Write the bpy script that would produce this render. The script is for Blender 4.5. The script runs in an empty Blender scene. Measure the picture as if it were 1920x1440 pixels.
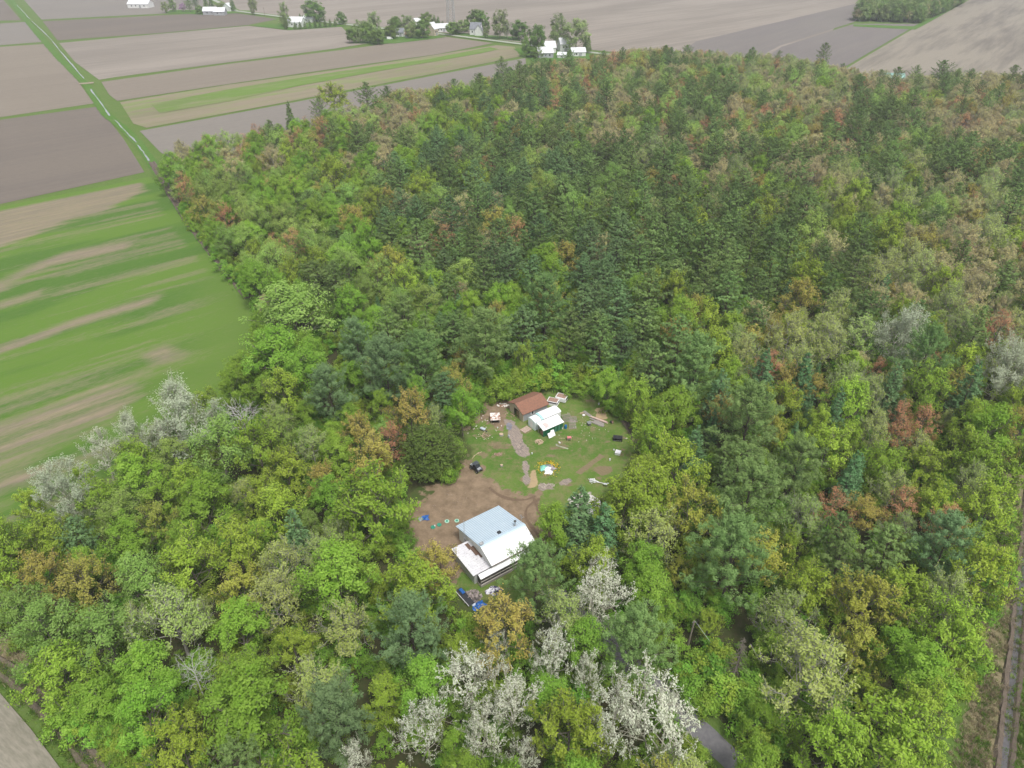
import bpy, math, random
import numpy as np
from mathutils import Vector, Matrix
random.seed(7); RNG = np.random.default_rng(11)
S = bpy.context.scene
R = math.radians

# ---------------------------------------------------------------- camera, sky, sun, exposure
CAM_H, PITCH, FPX = 100.0, R(34), 1331.0
cd = bpy.data.cameras.new('camera'); cam = bpy.data.objects.new('camera', cd)
S.collection.objects.link(cam); S.camera = cam
cam.location = (0, 0, CAM_H); cam.rotation_euler = (R(90) - PITCH, 0, 0)
cd.sensor_width = 36; cd.lens = FPX / 1920 * 36; cd.clip_start = 0.5; cd.clip_end = 9000

w = bpy.data.worlds.new('World'); S.world = w; w.use_nodes = True
nt = w.node_tree; nt.nodes.clear()
out = nt.nodes.new('ShaderNodeOutputWorld'); bg = nt.nodes.new('ShaderNodeBackground')
sky = nt.nodes.new('ShaderNodeTexSky'); sky.sky_type = 'NISHITA'; sky.sun_disc = False
SUN_EL, SUN_AZ = R(63), R(150)
sky.sun_elevation = SUN_EL; sky.sun_rotation = SUN_AZ; sky.air_density = 1.0; sky.dust_density = 3.0
hsv = nt.nodes.new('ShaderNodeHueSaturation'); hsv.inputs['Saturation'].default_value = 0.22   # overcast: nearly grey sky
nt.links.new(sky.outputs[0], hsv.inputs['Color']); nt.links.new(hsv.outputs[0], bg.inputs[0])
nt.links.new(bg.outputs[0], out.inputs[0]); bg.inputs[1].default_value = 0.13
sl = bpy.data.lights.new('sun', 'SUN'); so = bpy.data.objects.new('sun', sl); S.collection.objects.link(so)
sl.energy = 1.5; sl.angle = R(12); sl.color = (1.0, 0.965, 0.91)
so.rotation_euler = (R(90) - SUN_EL, 0, math.pi - SUN_AZ); so.location = (60, -80, 300)
S.view_settings.view_transform = 'Standard'; S.view_settings.look = 'None'
S.view_settings.gamma = 1.0; S.view_settings.use_curve_mapping = False
S.view_settings.exposure = 0.72
cy = S.cycles
cy.max_bounces = 5; cy.diffuse_bounces = 4; cy.glossy_bounces = 2; cy.transmission_bounces = 3; cy.transparent_max_bounces = 4
cy.volume_bounces = 0; cy.use_denoising = True; cy.denoiser = 'OPENIMAGEDENOISE'; cy.caustics_reflective = False; cy.caustics_refractive = False

# ---------------------------------------------------------------- pixel <-> ground
CP, SP = math.cos(PITCH), math.sin(PITCH)
def px(u, v, z=0.0):
    """point of the photograph (1920 x 1440) -> point of the world at height z"""
    a = (u - 960) / FPX; b = -(v - 720) / FPX
    d = (a, CP + b * SP, -SP + b * CP); t = (z - CAM_H) / d[2]
    return Vector((d[0] * t, d[1] * t, z))
def proj(x, y, z):
    dz = z - CAM_H
    f = y * CP - dz * SP; up = y * SP + dz * CP
    return 960 + FPX * x / f, 720 - FPX * up / f, f
def poly_px(pts, z=0.0):
    return [px(u, v, z) for u, v in pts]
def inside(poly, x, y):
    x = np.asarray(x, float); y = np.asarray(y, float); c = np.zeros(x.shape, bool)
    n = len(poly)
    for i in range(n):
        x1, y1 = poly[i][0], poly[i][1]; x2, y2 = poly[i - 1][0], poly[i - 1][1]
        if y1 == y2: continue
        k = ((y1 > y) != (y2 > y)) & (x < (x2 - x1) * (y - y1) / (y2 - y1) + x1)
        c ^= k
    return c
def sdist(poly, x, y):
    """signed distance, positive inside"""
    x = np.asarray(x, float); y = np.asarray(y, float); d = np.full(x.shape, 1e9)
    n = len(poly)
    for i in range(n):
        ax, ay = poly[i - 1][0], poly[i - 1][1]; bx, by = poly[i][0], poly[i][1]
        dx, dy = bx - ax, by - ay; L = dx * dx + dy * dy + 1e-9
        t = np.clip(((x - ax) * dx + (y - ay) * dy) / L, 0, 1)
        d = np.minimum(d, np.hypot(x - ax - t * dx, y - ay - t * dy))
    return np.where(inside(poly, x, y), d, -d)
_P = RNG.random((256, 256))
def vnoise(x, y):
    xi = np.floor(x).astype(int); yi = np.floor(y).astype(int); fx = x - xi; fy = y - yi
    fx = fx * fx * (3 - 2 * fx); fy = fy * fy * (3 - 2 * fy)
    a = _P[xi % 256, yi % 256]; b = _P[(xi + 1) % 256, yi % 256]; c = _P[xi % 256, (yi + 1) % 256]; d = _P[(xi + 1) % 256, (yi + 1) % 256]
    return (a * (1 - fx) + b * fx) * (1 - fy) + (c * (1 - fx) + d * fx) * fy
def fbm(x, y, o=4):
    s = 0; a = 0.5
    for k in range(o): s = s + a * vnoise(x * 2 ** k + 17 * k, y * 2 ** k + 5 * k); a *= .5
    return s
def sstep(a, b, x):
    t = np.clip((x - a) / (b - a), 0, 1); return t * t * (3 - 2 * t)

# ---------------------------------------------------------------- object helpers
def tag(o, label=None, cat=None, group=None, kind=None):
    if label: o['label'] = label
    if cat: o['category'] = cat
    if group: o['group'] = group
    if kind: o['kind'] = kind
    return o
def thing(name, loc, rz, label, cat, group=None):
    o = bpy.data.objects.new(name, None); S.collection.objects.link(o)
    o.location = loc; o.rotation_euler = (0, 0, rz); o.empty_display_size = 0.2
    return tag(o, label, cat, group)
def link(name, me, parent=None):
    o = bpy.data.objects.new(name, me); S.collection.objects.link(o)
    if parent is not None: o.parent = parent
    return o
def fast_mesh(name, verts, faces, mats, mi=None, attrs=None, smooth=False):
    """verts (N,3); faces (M,k) array"""
    verts = np.asarray(verts, np.float32); faces = np.asarray(faces, np.int32); k = faces.shape[1]
    me = bpy.data.meshes.new(name)
    me.vertices.add(len(verts)); me.vertices.foreach_set('co', verts.ravel())
    me.loops.add(faces.size); me.loops.foreach_set('vertex_index', faces.ravel())
    me.polygons.add(len(faces)); me.polygons.foreach_set('loop_start', np.arange(0, faces.size, k, dtype=np.int32))
    me.polygons.foreach_set('loop_total', np.full(len(faces), k, np.int32))
    for m in mats: me.materials.append(m)
    if mi is not None: me.polygons.foreach_set('material_index', np.asarray(mi, np.int32))
    me.polygons.foreach_set('use_smooth', np.full(len(faces), smooth, bool))
    for an, (dom, arr) in (attrs or {}).items():
        at = me.attributes.new(an, 'FLOAT', dom); at.data.foreach_set('value', np.asarray(arr, np.float32))
    me.update(calc_edges=True); me.validate()
    return me
class MB:
    """collects shapes, builds ONE mesh object"""
    def __init__(s): s.v = []; s.f = []
    def add(s, vs, fs):
        b = len(s.v); s.v += [tuple(p) for p in vs]; s.f += [tuple(b + i for i in f) for f in fs]; return s
    def box(s, c, d, rz=0, rx=0, ry=0):
        M = Matrix.Rotation(rz, 3, 'Z') @ Matrix.Rotation(ry, 3, 'Y') @ Matrix.Rotation(rx, 3, 'X'); c = Vector(c)
        vs = [c + M @ Vector((x * d[0] / 2, y * d[1] / 2, z * d[2] / 2)) for z in (-1, 1) for y in (-1, 1) for x in (-1, 1)]
        return s.add(vs, [(0, 2, 3, 1), (4, 5, 7, 6), (0, 1, 5, 4), (2, 6, 7, 3), (0, 4, 6, 2), (1, 3, 7, 5)])
    def tube(s, pts, r, n=6, r2=None):
        pts = [Vector(p) for p in pts]; r2 = r if r2 is None else r2; rings = []
        vs = []
        for i, p in enumerate(pts):
            d = (pts[min(i + 1, len(pts) - 1)] - pts[max(i - 1, 0)]).normalized()
            a = d.orthogonal().normalized(); b = d.cross(a); rr = r + (r2 - r) * i / max(1, len(pts) - 1)
            for k in range(n):
                t = 2 * math.pi * k / n; vs.append(p + (a * math.cos(t) + b * math.sin(t)) * rr)
        fs = [(i * n + k, i * n + (k + 1) % n, (i + 1) * n + (k + 1) % n, (i + 1) * n + k) for i in range(len(pts) - 1) for k in range(n)]
        fs += [tuple(range(n - 1, -1, -1)), tuple((len(pts) - 1) * n + k for k in range(n))]
        return s.add(vs, fs)
    def lathe(s, c, prof, n=16):
        """prof: list of (r, z); closed at the ends"""
        c = Vector(c); vs = []
        for r, z in prof:
            for k in range(n):
                t = 2 * math.pi * k / n; vs.append(c + Vector((r * math.cos(t), r * math.sin(t), z)))
        m = len(prof)
        fs = [(i * n + k, i * n + (k + 1) % n, (i + 1) * n + (k + 1) % n, (i + 1) * n + k) for i in range(m - 1) for k in range(n)]
        fs += [tuple(range(n - 1, -1, -1)), tuple((m - 1) * n + k for k in range(n))]
        return s.add(vs, fs)
    def prism(s, outline, axis, a, b):
        """outline of (p, q) pairs extruded along axis 'x', 'y' or 'z' from a to b"""
        def P(p, q, t): return {'x': (t, p, q), 'y': (p, t, q), 'z': (p, q, t)}[axis]
        n = len(outline); vs = [P(p, q, a) for p, q in outline] + [P(p, q, b) for p, q in outline]
        fs = [(i, (i + 1) % n, n + (i + 1) % n, n + i) for i in range(n)] + [tuple(range(n - 1, -1, -1)), tuple(range(n, 2 * n))]
        return s.add(vs, fs)
    def build(s, name, mat, parent=None, bevel=0, smooth=False, loc=None, rz=None):
        me = bpy.data.meshes.new(name); me.from_pydata(s.v, [], s.f); me.materials.append(mat)
        import bmesh
        bm = bmesh.new(); bm.from_mesh(me); bmesh.ops.recalc_face_normals(bm, faces=bm.faces)
        if bevel: bmesh.ops.bevel(bm, geom=bm.edges[:], offset=bevel, segments=1, affect='EDGES')
        bm.to_mesh(me); bm.free()
        if smooth: me.polygons.foreach_set('use_smooth', np.ones(len(me.polygons), bool))
        o = link(name, me, parent)
        if loc is not None: o.location = loc
        if rz is not None: o.rotation_euler = (0, 0, rz)
        return o

# ---------------------------------------------------------------- materials
def nodes(name):
    m = bpy.data.materials.new(name); m.use_nodes = True; n = m.node_tree
    return m, n, n.nodes['Principled BSDF']
def rgb(c): return (c[0], c[1], c[2], 1)
def mixc(n, fac, a, b):
    x = n.nodes.new('ShaderNodeMix'); x.data_type = 'RGBA'
    for s, v in ((x.inputs[0], fac), (x.inputs[6], a), (x.inputs[7], b)):
        if hasattr(v, 'is_linked'): n.links.new(v, s)
        else: s.default_value = v if not isinstance(v, tuple) else rgb(v)
    return x.outputs[2]
def noise(n, vec, scale, detail=4, rough=.6):
    t = n.nodes.new('ShaderNodeTexNoise'); t.inputs['Scale'].default_value = scale
    t.inputs['Detail'].default_value = detail; t.inputs['Roughness'].default_value = rough
    if vec is not None: n.links.new(vec, t.inputs['Vector'])
    return t.outputs[0]
def ramp(n, fac, a, b):
    t = n.nodes.new('ShaderNodeMapRange'); t.inputs[1].default_value = a; t.inputs[2].default_value = b
    n.links.new(fac, t.inputs[0]); return t.outputs[0]
def coords(n, rot=0, sc=(1, 1, 1), which='Object'):
    t = n.nodes.new('ShaderNodeTexCoord'); m = n.nodes.new('ShaderNodeMapping'); m.vector_type = 'POINT'
    m2 = n.nodes.new('ShaderNodeVectorRotate'); m2.rotation_type = 'Z_AXIS'; m2.inputs['Angle'].default_value = -rot
    n.links.new(t.outputs[which], m2.inputs['Vector']); n.links.new(m2.outputs[0], m.inputs[0])
    m.inputs['Scale'].default_value = sc; return m.outputs[0]
def math1(n, op, a, b):
    t = n.nodes.new('ShaderNodeMath'); t.operation = op
    for s, v in ((t.inputs[0], a), (t.inputs[1], b)):
        if hasattr(v, 'is_linked'): n.links.new(v, s)
        else: s.default_value = v
    return t.outputs[0]
def attr(n, name):
    t = n.nodes.new('ShaderNodeAttribute'); t.attribute_name = name; return t.outputs['Fac']
def mat(name, c, c2=None, scale=3, rough=.8, lo=.35, hi=.65, rot=0, sc=(1, 1, 1), metal=0, bump=0):
    m, n, b = nodes(name); b.inputs['Roughness'].default_value = rough; b.inputs['Metallic'].default_value = metal
    if c2 is None: c2 = tuple(x * .72 for x in c)
    f = noise(n, coords(n, rot, sc), scale, 6, .65)
    n.links.new(mixc(n, ramp(n, f, lo, hi), c, c2), b.inputs['Base Color'])
    if bump:
        bp = n.nodes.new('ShaderNodeBump'); bp.inputs['Strength'].default_value = bump; bp.inputs['Distance'].default_value = .05
        n.links.new(f, bp.inputs['Height']); n.links.new(bp.outputs[0], b.inputs['Normal'])
    return m
def soil(name, c1, c2, rot, stripe=.35, spec=.05, c3=None):
    """ploughed or seeded soil: broad blotches, long streaks along the working direction, fine rows"""
    m, n, b = nodes(name); b.inputs['Roughness'].default_value = .95; b.inputs['Specular IOR Level'].default_value = .1
    big = noise(n, coords(n, rot, (.004, .02, 1)), 1, 4, .6)
    mid = noise(n, coords(n, rot, (.012, stripe, 1)), 1, 5, .7)
    fine = noise(n, coords(n, rot, (.25, 1.6, 1)), 1, 5, .75)
    f = math1(n, 'ADD', math1(n, 'MULTIPLY', big, .55), math1(n, 'MULTIPLY', mid, .45))
    col = mixc(n, ramp(n, f, .43, .57), c1, tuple(x * .9 for x in c2))
    col = mixc(n, math1(n, 'MULTIPLY', ramp(n, fine, .4, .75), .45), col, tuple(x * .62 for x in c1))
    if c3:
        col = mixc(n, math1(n, 'MULTIPLY', ramp(n, noise(n, coords(n, rot, (.02, .09, 1)), 1, 6, .7), .5, .68), .7), col, c3)
    n.links.new(col, b.inputs['Base Color'])
    return m
def grass(name, c1, c2, c3, scale=1.0):
    m, n, b = nodes(name); b.inputs['Roughness'].default_value = .9; b.inputs['Specular IOR Level'].default_value = .1
    f1 = noise(n, coords(n), .08 * scale, 6, .65); f2 = noise(n, coords(n), .9 * scale, 8, .75)
    col = mixc(n, ramp(n, f2, .35, .68), c1, c2)
    col = mixc(n, math1(n, 'MULTIPLY', ramp(n, f1, .5, .7), .6), col, c3)
    n.links.new(col, b.inputs['Base Color'])
    bp = n.nodes.new('ShaderNodeBump'); bp.inputs['Strength'].default_value = .6; bp.inputs['Distance'].default_value = .12
    n.links.new(f2, bp.inputs['Height']); n.links.new(bp.outputs[0], b.inputs['Normal'])
    return m
def sheet(name, pts, mat_, z):
    """flat ground sheet from world points"""
    me = bpy.data.meshes.new(name); me.from_pydata([(p[0], p[1], z) for p in pts], [], [tuple(range(len(pts)))]); me.materials.append(mat_)
    import bmesh
    bm = bmesh.new(); bm.from_mesh(me); bmesh.ops.triangulate(bm, faces=bm.faces[:]); bmesh.ops.recalc_face_normals(bm, faces=bm.faces)
    for f in bm.faces:
        if f.normal.z < 0: f.normal_flip()
    bm.to_mesh(me); bm.free()
    return tag(link(name, me), kind='structure')
def strip(name, pts, widths, mat_, z, prof=None, wob=0.0, step=4.0):
    """ribbon along ground points; prof = [(offset -1..1, dz)] cross-section"""
    prof = prof or [(-1, 0), (1, 0)]
    P = []; W = []
    if not hasattr(widths, '__len__'): widths = [widths] * len(pts)
    for i in range(len(pts) - 1):
        a, b = Vector(pts[i]), Vector(pts[i + 1]); n = max(1, int((b - a).length / step))
        for k in range(n): P.append(a.lerp(b, k / n)); W.append(widths[i] + (widths[i + 1] - widths[i]) * k / n)
    P.append(Vector(pts[-1])); W.append(widths[-1])
    vs = []; fs = []; m = len(prof)
    for i, p in enumerate(P):
        d = (P[min(i + 1, len(P) - 1)] - P[max(0, i - 1)]); nx, ny = -d.y, d.x; L = math.hypot(nx, ny) + 1e-9; nx /= L; ny /= L
        j1 = (random.random() - .5) * 2 * wob; 
        for o, dz in prof:
            jj = j1 if abs(o) < .99 else (random.random() - .5) * 2 * wob
            q = o * W[i] / 2 * (1 + jj); vs.append((p.x + nx * q, p.y + ny * q, z + dz))
    for i in range(len(P) - 1):
        for k in range(m - 1): fs.append((i * m + k + 1, i * m + k, (i + 1) * m + k, (i + 1) * m + k + 1))
    me = fast_mesh(name, vs, fs, [mat_])
    return tag(link(name, me), kind='structure')
def grid_sheet(name, poly, res, z, mat_, attrs_fn, margin=0):
    xs = [p[0] for p in poly]; ys = [p[1] for p in poly]
    nx = int((max(xs) - min(xs)) / res) + 2; ny = int((max(ys) - min(ys)) / res) + 2
    gx, gy = np.meshgrid(min(xs) + np.arange(nx) * res, min(ys) + np.arange(ny) * res)
    X, Y = gx.ravel(), gy.ravel(); keep = inside(poly, X, Y)
    idx = np.arange(nx * ny).reshape(ny, nx)
    q = np.stack([idx[:-1, :-1], idx[:-1, 1:], idx[1:, 1:], idx[1:, :-1]], -1).reshape(-1, 4)
    q = q[keep[q].any(1)]
    used = np.unique(q); remap = np.zeros(nx * ny, int); remap[used] = np.arange(len(used))
    X, Y = X[used], Y[used]
    me = fast_mesh(name, np.stack([X, Y, np.full(len(X), z)], 1), remap[q], [mat_], attrs={k: ('POINT', v) for k, v in attrs_fn(X, Y).items()})
    return tag(link(name, me), kind='structure')

# ================================================================ TERRAIN
AL = R(41.5)                                         # working direction of the fields on the left
g3, g2 = px(1625, 103), px(1740, 43); AR = math.atan2(g2.y - g3.y, g2.x - g3.x)
GRASS = grass('verge_grass', (.075, .135, .022), (.11, .165, .04), (.14, .155, .06))
gm = sheet('ground', [(-3200, -400), (3200, -400), (3200, 5200), (-3200, 5200)], GRASS, 0.0)
M_SOILT = soil('soil_tan', (.272, .238, .203), (.222, .194, .165), AL, .3)
M_SOILB = soil('soil_brown', (.20, .17, .138), (.245, .21, .168), AL, .35)
M_SOILD = soil('soil_dark', (.148, .126, .108), (.185, .157, .13), AL, .3)
M_SOILG = soil('soil_grey', (.19, .172, .155), (.23, .207, .18), AL, .25)
M_SOILR = soil('soil_ribbed', (.25, .222, .18), (.165, .147, .125), AR, .16)
M_SOILR2 = soil('soil_dark_right', (.163, .146, .138), (.2, .18, .163), AR, .2)
M_SOILS = soil('soil_with_seedlings', (.235, .20, .14), (.20, .19, .11), AL, .2, c3=(.15, .24, .045))
M_GREENS = soil('young_green_crop', (.125, .205, .04), (.15, .2, .065), AL, .25, c3=(.22, .2, .12))
FZ = .03; _fz = [0]
def field(pts, m):
    _fz[0] += 1; return sheet('field', poly_px(pts), m, FZ + .012 * _fz[0])
# left of the ditch
field([(-900, 30), (-400, 36), (-60, 40), (40, 38), (5, -2), (-30, -45), (-500, -60), (-1500, -60)], M_SOILD)
field([(-500, 60), (0, 44), (50, 41), (88, 78), (0, 85), (-400, 105)], M_SOILG)
field([(-400, 108), (0, 88), (93, 82), (130, 130), (176, 194), (0, 220), (-300, 266)], M_SOILB)
field([(-300, 271), (0, 225), (184, 200), (230, 258), (271, 323), (0, 383), (-300, 452)], M_SOILD)
# right of the ditch
field([(45, 0), (78, 37), (300, 26), (420, 20), (380, -6), (100, -20)], M_SOILG)
field([(80, 40), (108, 76), (300, 62), (466, 47), (520, 36), (430, 23), (300, 29)], M_SOILD)
field([(111, 81), (300, 63.5), (466, 48.6), (540, 57), (640, 50), (655, 66), (700, 80), (630, 91), (430, 117), (215, 145), (186, 150), (140, 116)], M_SOILT)
field([(190, 154), (218, 150), (430, 120), (640, 94), (720, 83), (800, 73), (835, 69), (925, 81), (820, 102), (640, 127), (430, 157.5), (220, 189.5), (205, 178)], M_SOILB)
field([(225, 192), (430, 159), (640, 130), (800, 106), (930, 85), (965, 88), (975, 106), (870, 127), (700, 160.5), (500, 198.5), (275, 240), (250, 232)], M_SOILS)
sheet('crop_strip', poly_px([(283, 196), (430, 168), (640, 134), (800, 112), (918, 89), (936, 93), (900, 101), (700, 136), (560, 162), (430, 190), (300, 213)]), M_GREENS, FZ + .26)
field([(262, 246), (500, 202), (700, 164), (870, 131), (985, 109), (990, 150), (700, 250), (420, 300), (330, 305), (300, 285)], M_SOILG)
# far side of the road
field([(150, -30), (385, -6), (443, 19), (530, 30), (648, 44), (740, 54), (835, 62), (977, 80), (1100, 93), (1500, 130), (1630, -25), (1300, -70), (500, -70)], M_SOILT)
L1a, L1b = (1305, 78), (1668, -8)
field([(1230, 130), L1a, L1b, (1672, -3), (1600, 42), (1462, 86), (1380, 130)], M_SOILR2)
field([(1400, 130), (1466, 88), (1600, 45), (1722, 45), (1624, 102), (1560, 140)], M_SOILR2)
field([(1560, 145), (1628, 104), (1728, 45), (1812, 3), (1880, -30), (2500, -40), (3600, 60), (2900, 330), (2000, 330)], M_SOILR)
# winter crop with bare tan streaks, left of the wood
dpoly = poly_px([(-260, 448), (0, 390), (279, 334), (300, 350), (345, 420), (420, 505), (470, 560), (480, 640), (450, 740), (400, 830), (250, 960), (120, 1010), (-60, 1040), (-330, 1090)])
bare_px = [[(-80, 405), (0, 390), (276, 336), (268, 358), (195, 400), (90, 432), (0, 470), (-90, 490)],
           [(-90, 548), (0, 525), (121, 476), (258, 450), (243, 470), (97, 500), (0, 549), (-90, 575)],
           [(-90, 690), (0, 656), (146, 598), (300, 553), (294, 573), (121, 621), (0, 671), (-90, 706)],
           [(244, 668), (316, 639), (362, 660), (352, 680), (292, 684)],
           [(-30, 577), (0, 568), (82, 543), (76, 556), (0, 582)], [(120, 515), (200, 490), (196, 499), (118, 525)],
           [(-120, 850), (0, 807), (97, 773), (200, 730), (280, 700), (268, 752), (219, 795), (140, 842), (60, 900), (-40, 985), (-200, 1010)]]
def dattr(X, Y):
    ca, sa = math.cos(AL - R(2)), math.sin(AL - R(2)); a = X * ca + Y * sa; b = -X * sa + Y * ca
    wob = fbm(a * .022, b * .25) - .47
    bare = np.zeros(len(X))
    for i, q in enumerate(bare_px):
        s = sdist(poly_px(q), X, Y); bare = np.maximum(bare, (1 if i != 6 else .6 + .6 * sstep(.36, .6, fbm(a * .02 + 3, b * .5 + 8))) * sstep(-3.4, 3.4, s + wob * (16 if i in (0, 6) else 8)) * (.95 if i not in (4, 5, 6) else .82))
    st = fbm(a * .018 + 7, b * .33 + 3, 5)
    low = sstep(0, 1, (-X - 55) / 40) * sstep(215, 150, Y)
    bare = np.maximum(bare, sstep(.46 - .07 * low, .70, st) * .55)
    edge = sdist([(p.x, p.y) for p in dpoly], X, Y)
    bare = bare * sstep(1.0, 5, edge - 1.5)
    grn = sstep(.36, .58, fbm(a * .02 + 31, b * .13 + 9, 4))
    rough = sstep(34, 8, edge + (fbm(a * .05, b * .1) - .47) * 22) * sstep(105, 150, Y) * sstep(-112, -84, X)
    bare = bare * (1 - .8 * rough); grn = grn * (1 - .75 * rough) * .85
    return {'bare': bare, 'dark': grn, 'rough': rough}
m, n, b = nodes('winter_crop'); b.inputs['Roughness'].default_value = .95; b.inputs['Specular IOR Level'].default_value = .1
fn = noise(n, coords(n, AL, (.5, 2.2, 1)), 1, 6, .75); fn2 = noise(n, coords(n, AL, (.05, .6, 1)), 1, 4, .7)
gcol = mixc(n, attr(n, 'dark'), (.092, .175, .022), (.05, .125, .016))
gcol = mixc(n, math1(n, 'MULTIPLY', ramp(n, fn, .35, .7), .5), gcol, (.125, .165, .05))
gcol = mixc(n, math1(n, 'MULTIPLY', attr(n, 'rough'), .45), gcol, (.11, .17, .035))
bcol = mixc(n, ramp(n, fn2, .35, .65), (.245, .20, .135), (.185, .155, .115))
bf = math1(n, 'ADD', attr(n, 'bare'), math1(n, 'MULTIPLY', math1(n, 'SUBTRACT', fn, .5), 1.2))
n.links.new(mixc(n, ramp(n, bf, .1, 1.0), gcol, bcol), b.inputs['Base Color'])
grid_sheet('crop_field', [(p.x, p.y) for p in dpoly], 1.0, FZ + .24, m, dattr)
# stubble field at the lower left
STUB = mat('stubble', (.25, .225, .18), (.165, .155, .115), 1.4, .95, .35, .65, R(-34), (.35, 1.6, 1))
sheet('field', poly_px([(-700, 1120), (-120, 1195), (0, 1300), (60, 1370), (120, 1450), (190, 1620), (-700, 1700)]), STUB, .3)
DRY = grass('dry_grass', (.185, .16, .09), (.25, .21, .13), (.10, .135, .035), 2.2)
strip('bank', poly_px([(-300, 1040), (-60, 1175), (60, 1275), (140, 1345), (215, 1440), (300, 1580)]), 4.2, DRY, .035, wob=.25, step=1.5)
WATER = mat('ditch_water', (.05, .047, .045), (.085, .08, .072), 1.2, .25)
MUD = mat('mud', (.085, .065, .05), (.13, .10, .075), 1.5, .95)
DITCH = [(-1.0, .0), (-.8, .38), (-.5, .30), (-.28, .02), (.28, .02), (.5, .3), (.8, .38), (1.0, .0)]
c = poly_px([(-320, 1060), (-80, 1205), (30, 1268), (100, 1337), (180, 1440), (260, 1580)])
strip('ditch_bank', c, 2.8, mat('ditch_soil', (.16, .125, .09), (.10, .085, .06), 2, .95), .04, DITCH, .12, 1.5)
strip('ditch_water', c, .9, WATER, .075, None, .2, 1.5)
# ditch along the right edge, its dry bank on the wood's side
c = poly_px([(1866, 1620), (1882, 1440), (1898, 1280), (1914, 1120), (1930, 960), (1948, 760), (1965, 560), (1985, 380)])
strip('bank', [p + Vector((-2.9, 1.2, 0)) for p in c], 4.4, DRY, .045, wob=.2, step=1.5)
strip('ditch_bank', c, 2.7, MUD, .05, DITCH, .14, 1.5)
strip('ditch_water', c, 1.1, mat('grey_ditch_water', (.115, .11, .115), (.075, .07, .07), 1.6, .3), .09, None, .25, 1.2)
# long ditch on the left, from the wood to the horizon
c = poly_px([(470, 560), (420, 502), (350, 412), (312, 352), (285, 305), (262, 272), (236, 245), (197, 213), (163, 160), (110, 108), (70, 62), (24, 6), (0, -25)])
LUSH = grass('ditch_grass', (.06, .14, .02), (.09, .175, .03), (.11, .16, .05), .8)
strip('ditch_verge', c[3:], [4, 4.5, 4.5, 4.8, 5, 4.8, 5, 5.5, 6.5, 8], LUSH, .3, None, .12, 4)
strip('ditch_bank', c[:5], [3.4, 3.4, 3.2, 3, 3], MUD, .3, DITCH, .1, 3)
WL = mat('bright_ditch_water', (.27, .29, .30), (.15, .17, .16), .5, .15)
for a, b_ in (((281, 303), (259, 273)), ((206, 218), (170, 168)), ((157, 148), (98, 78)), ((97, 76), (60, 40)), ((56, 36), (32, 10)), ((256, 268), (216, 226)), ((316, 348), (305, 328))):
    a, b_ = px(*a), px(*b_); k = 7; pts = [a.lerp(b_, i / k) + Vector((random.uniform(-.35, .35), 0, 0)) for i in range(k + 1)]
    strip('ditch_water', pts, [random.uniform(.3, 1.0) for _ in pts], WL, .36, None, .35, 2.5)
strip('ditch_crossing', poly_px([(148, 158), (176, 156)]), 5, mat('crossing_soil', (.3, .24, .17)), .38, step=3)
sheet('field_margin', poly_px([(1800, 10), (1812, 3), (1728, 50), (1716, 56), (1600, 50), (1600, 46), (1712, 50)]), LUSH, .29)
# farm road with pale gravel shoulders
c = poly_px([(300, -45), (385, -8), (443, 21), (530, 32), (648, 46), (740, 56), (835, 65), (977, 83), (1100, 98), (1300, 120)])
strip('road_verge', c, 11, GRASS, .32); strip('road', c, 5.5, mat('road_gravel', (.34, .35, .30), (.27, .29, .24), .4, .9), .36)
sheet('lawn', poly_px([(470, 49), (540, 45), (650, 47), (648, 50), (545, 57)]), LUSH, .29)
sheet('lawn', poly_px([(650, 82), (720, 70), (825, 68), (835, 70), (815, 73), (740, 82)]), LUSH, .29)
sheet('lawn', poly_px([(838, 64), (975, 78), (975, 70), (900, 66), (850, 60)]), LUSH, .29)
sheet('lawn', poly_px([(310, 25), (385, 28), (470, 24), (470, 20), (320, 19)]), LUSH, .29)
sheet('lawn', poly_px([(962, 92), (1000, 116), (1110, 112), (1110, 95)]), LUSH, .29)

# forest floor
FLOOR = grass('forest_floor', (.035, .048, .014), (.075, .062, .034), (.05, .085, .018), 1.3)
fpoly = [(300, 318), (345, 290), (480, 262), (680, 210), (870, 168), (1000, 130), (1200, 105), (1500, 122), (1640, 168), (1800, 160), (1960, 165), (2150, 300), (1975, 500), (1930, 800), (1905, 960), (1875, 1100), (1830, 1220), (1770, 1330), (1700, 1440), (1680, 1620), (310, 1620), (235, 1440), (150, 1330), (70, 1262), (-50, 1180), (-260, 1080), (-60, 1035), (120, 1005), (250, 955), (400, 825), (452, 738), (482, 640), (474, 566), (420, 500), (345, 412)]
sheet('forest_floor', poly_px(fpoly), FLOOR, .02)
ASPH = mat('worn_asphalt', (.12, .115, .125), (.155, .15, .155), 1.5, .9)
lane = poly_px([(1010, 1000), (1035, 1050), (1062, 1100), (1105, 1160), (1170, 1235), (1250, 1310), (1330, 1385), (1420, 1470), (1560, 1600)])
strip('lane_verge', lane, 6.5, GRASS, .03, wob=.2, step=2)
strip('lane', lane[2:], 3.4, ASPH, .06, wob=.05, step=2)

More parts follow.
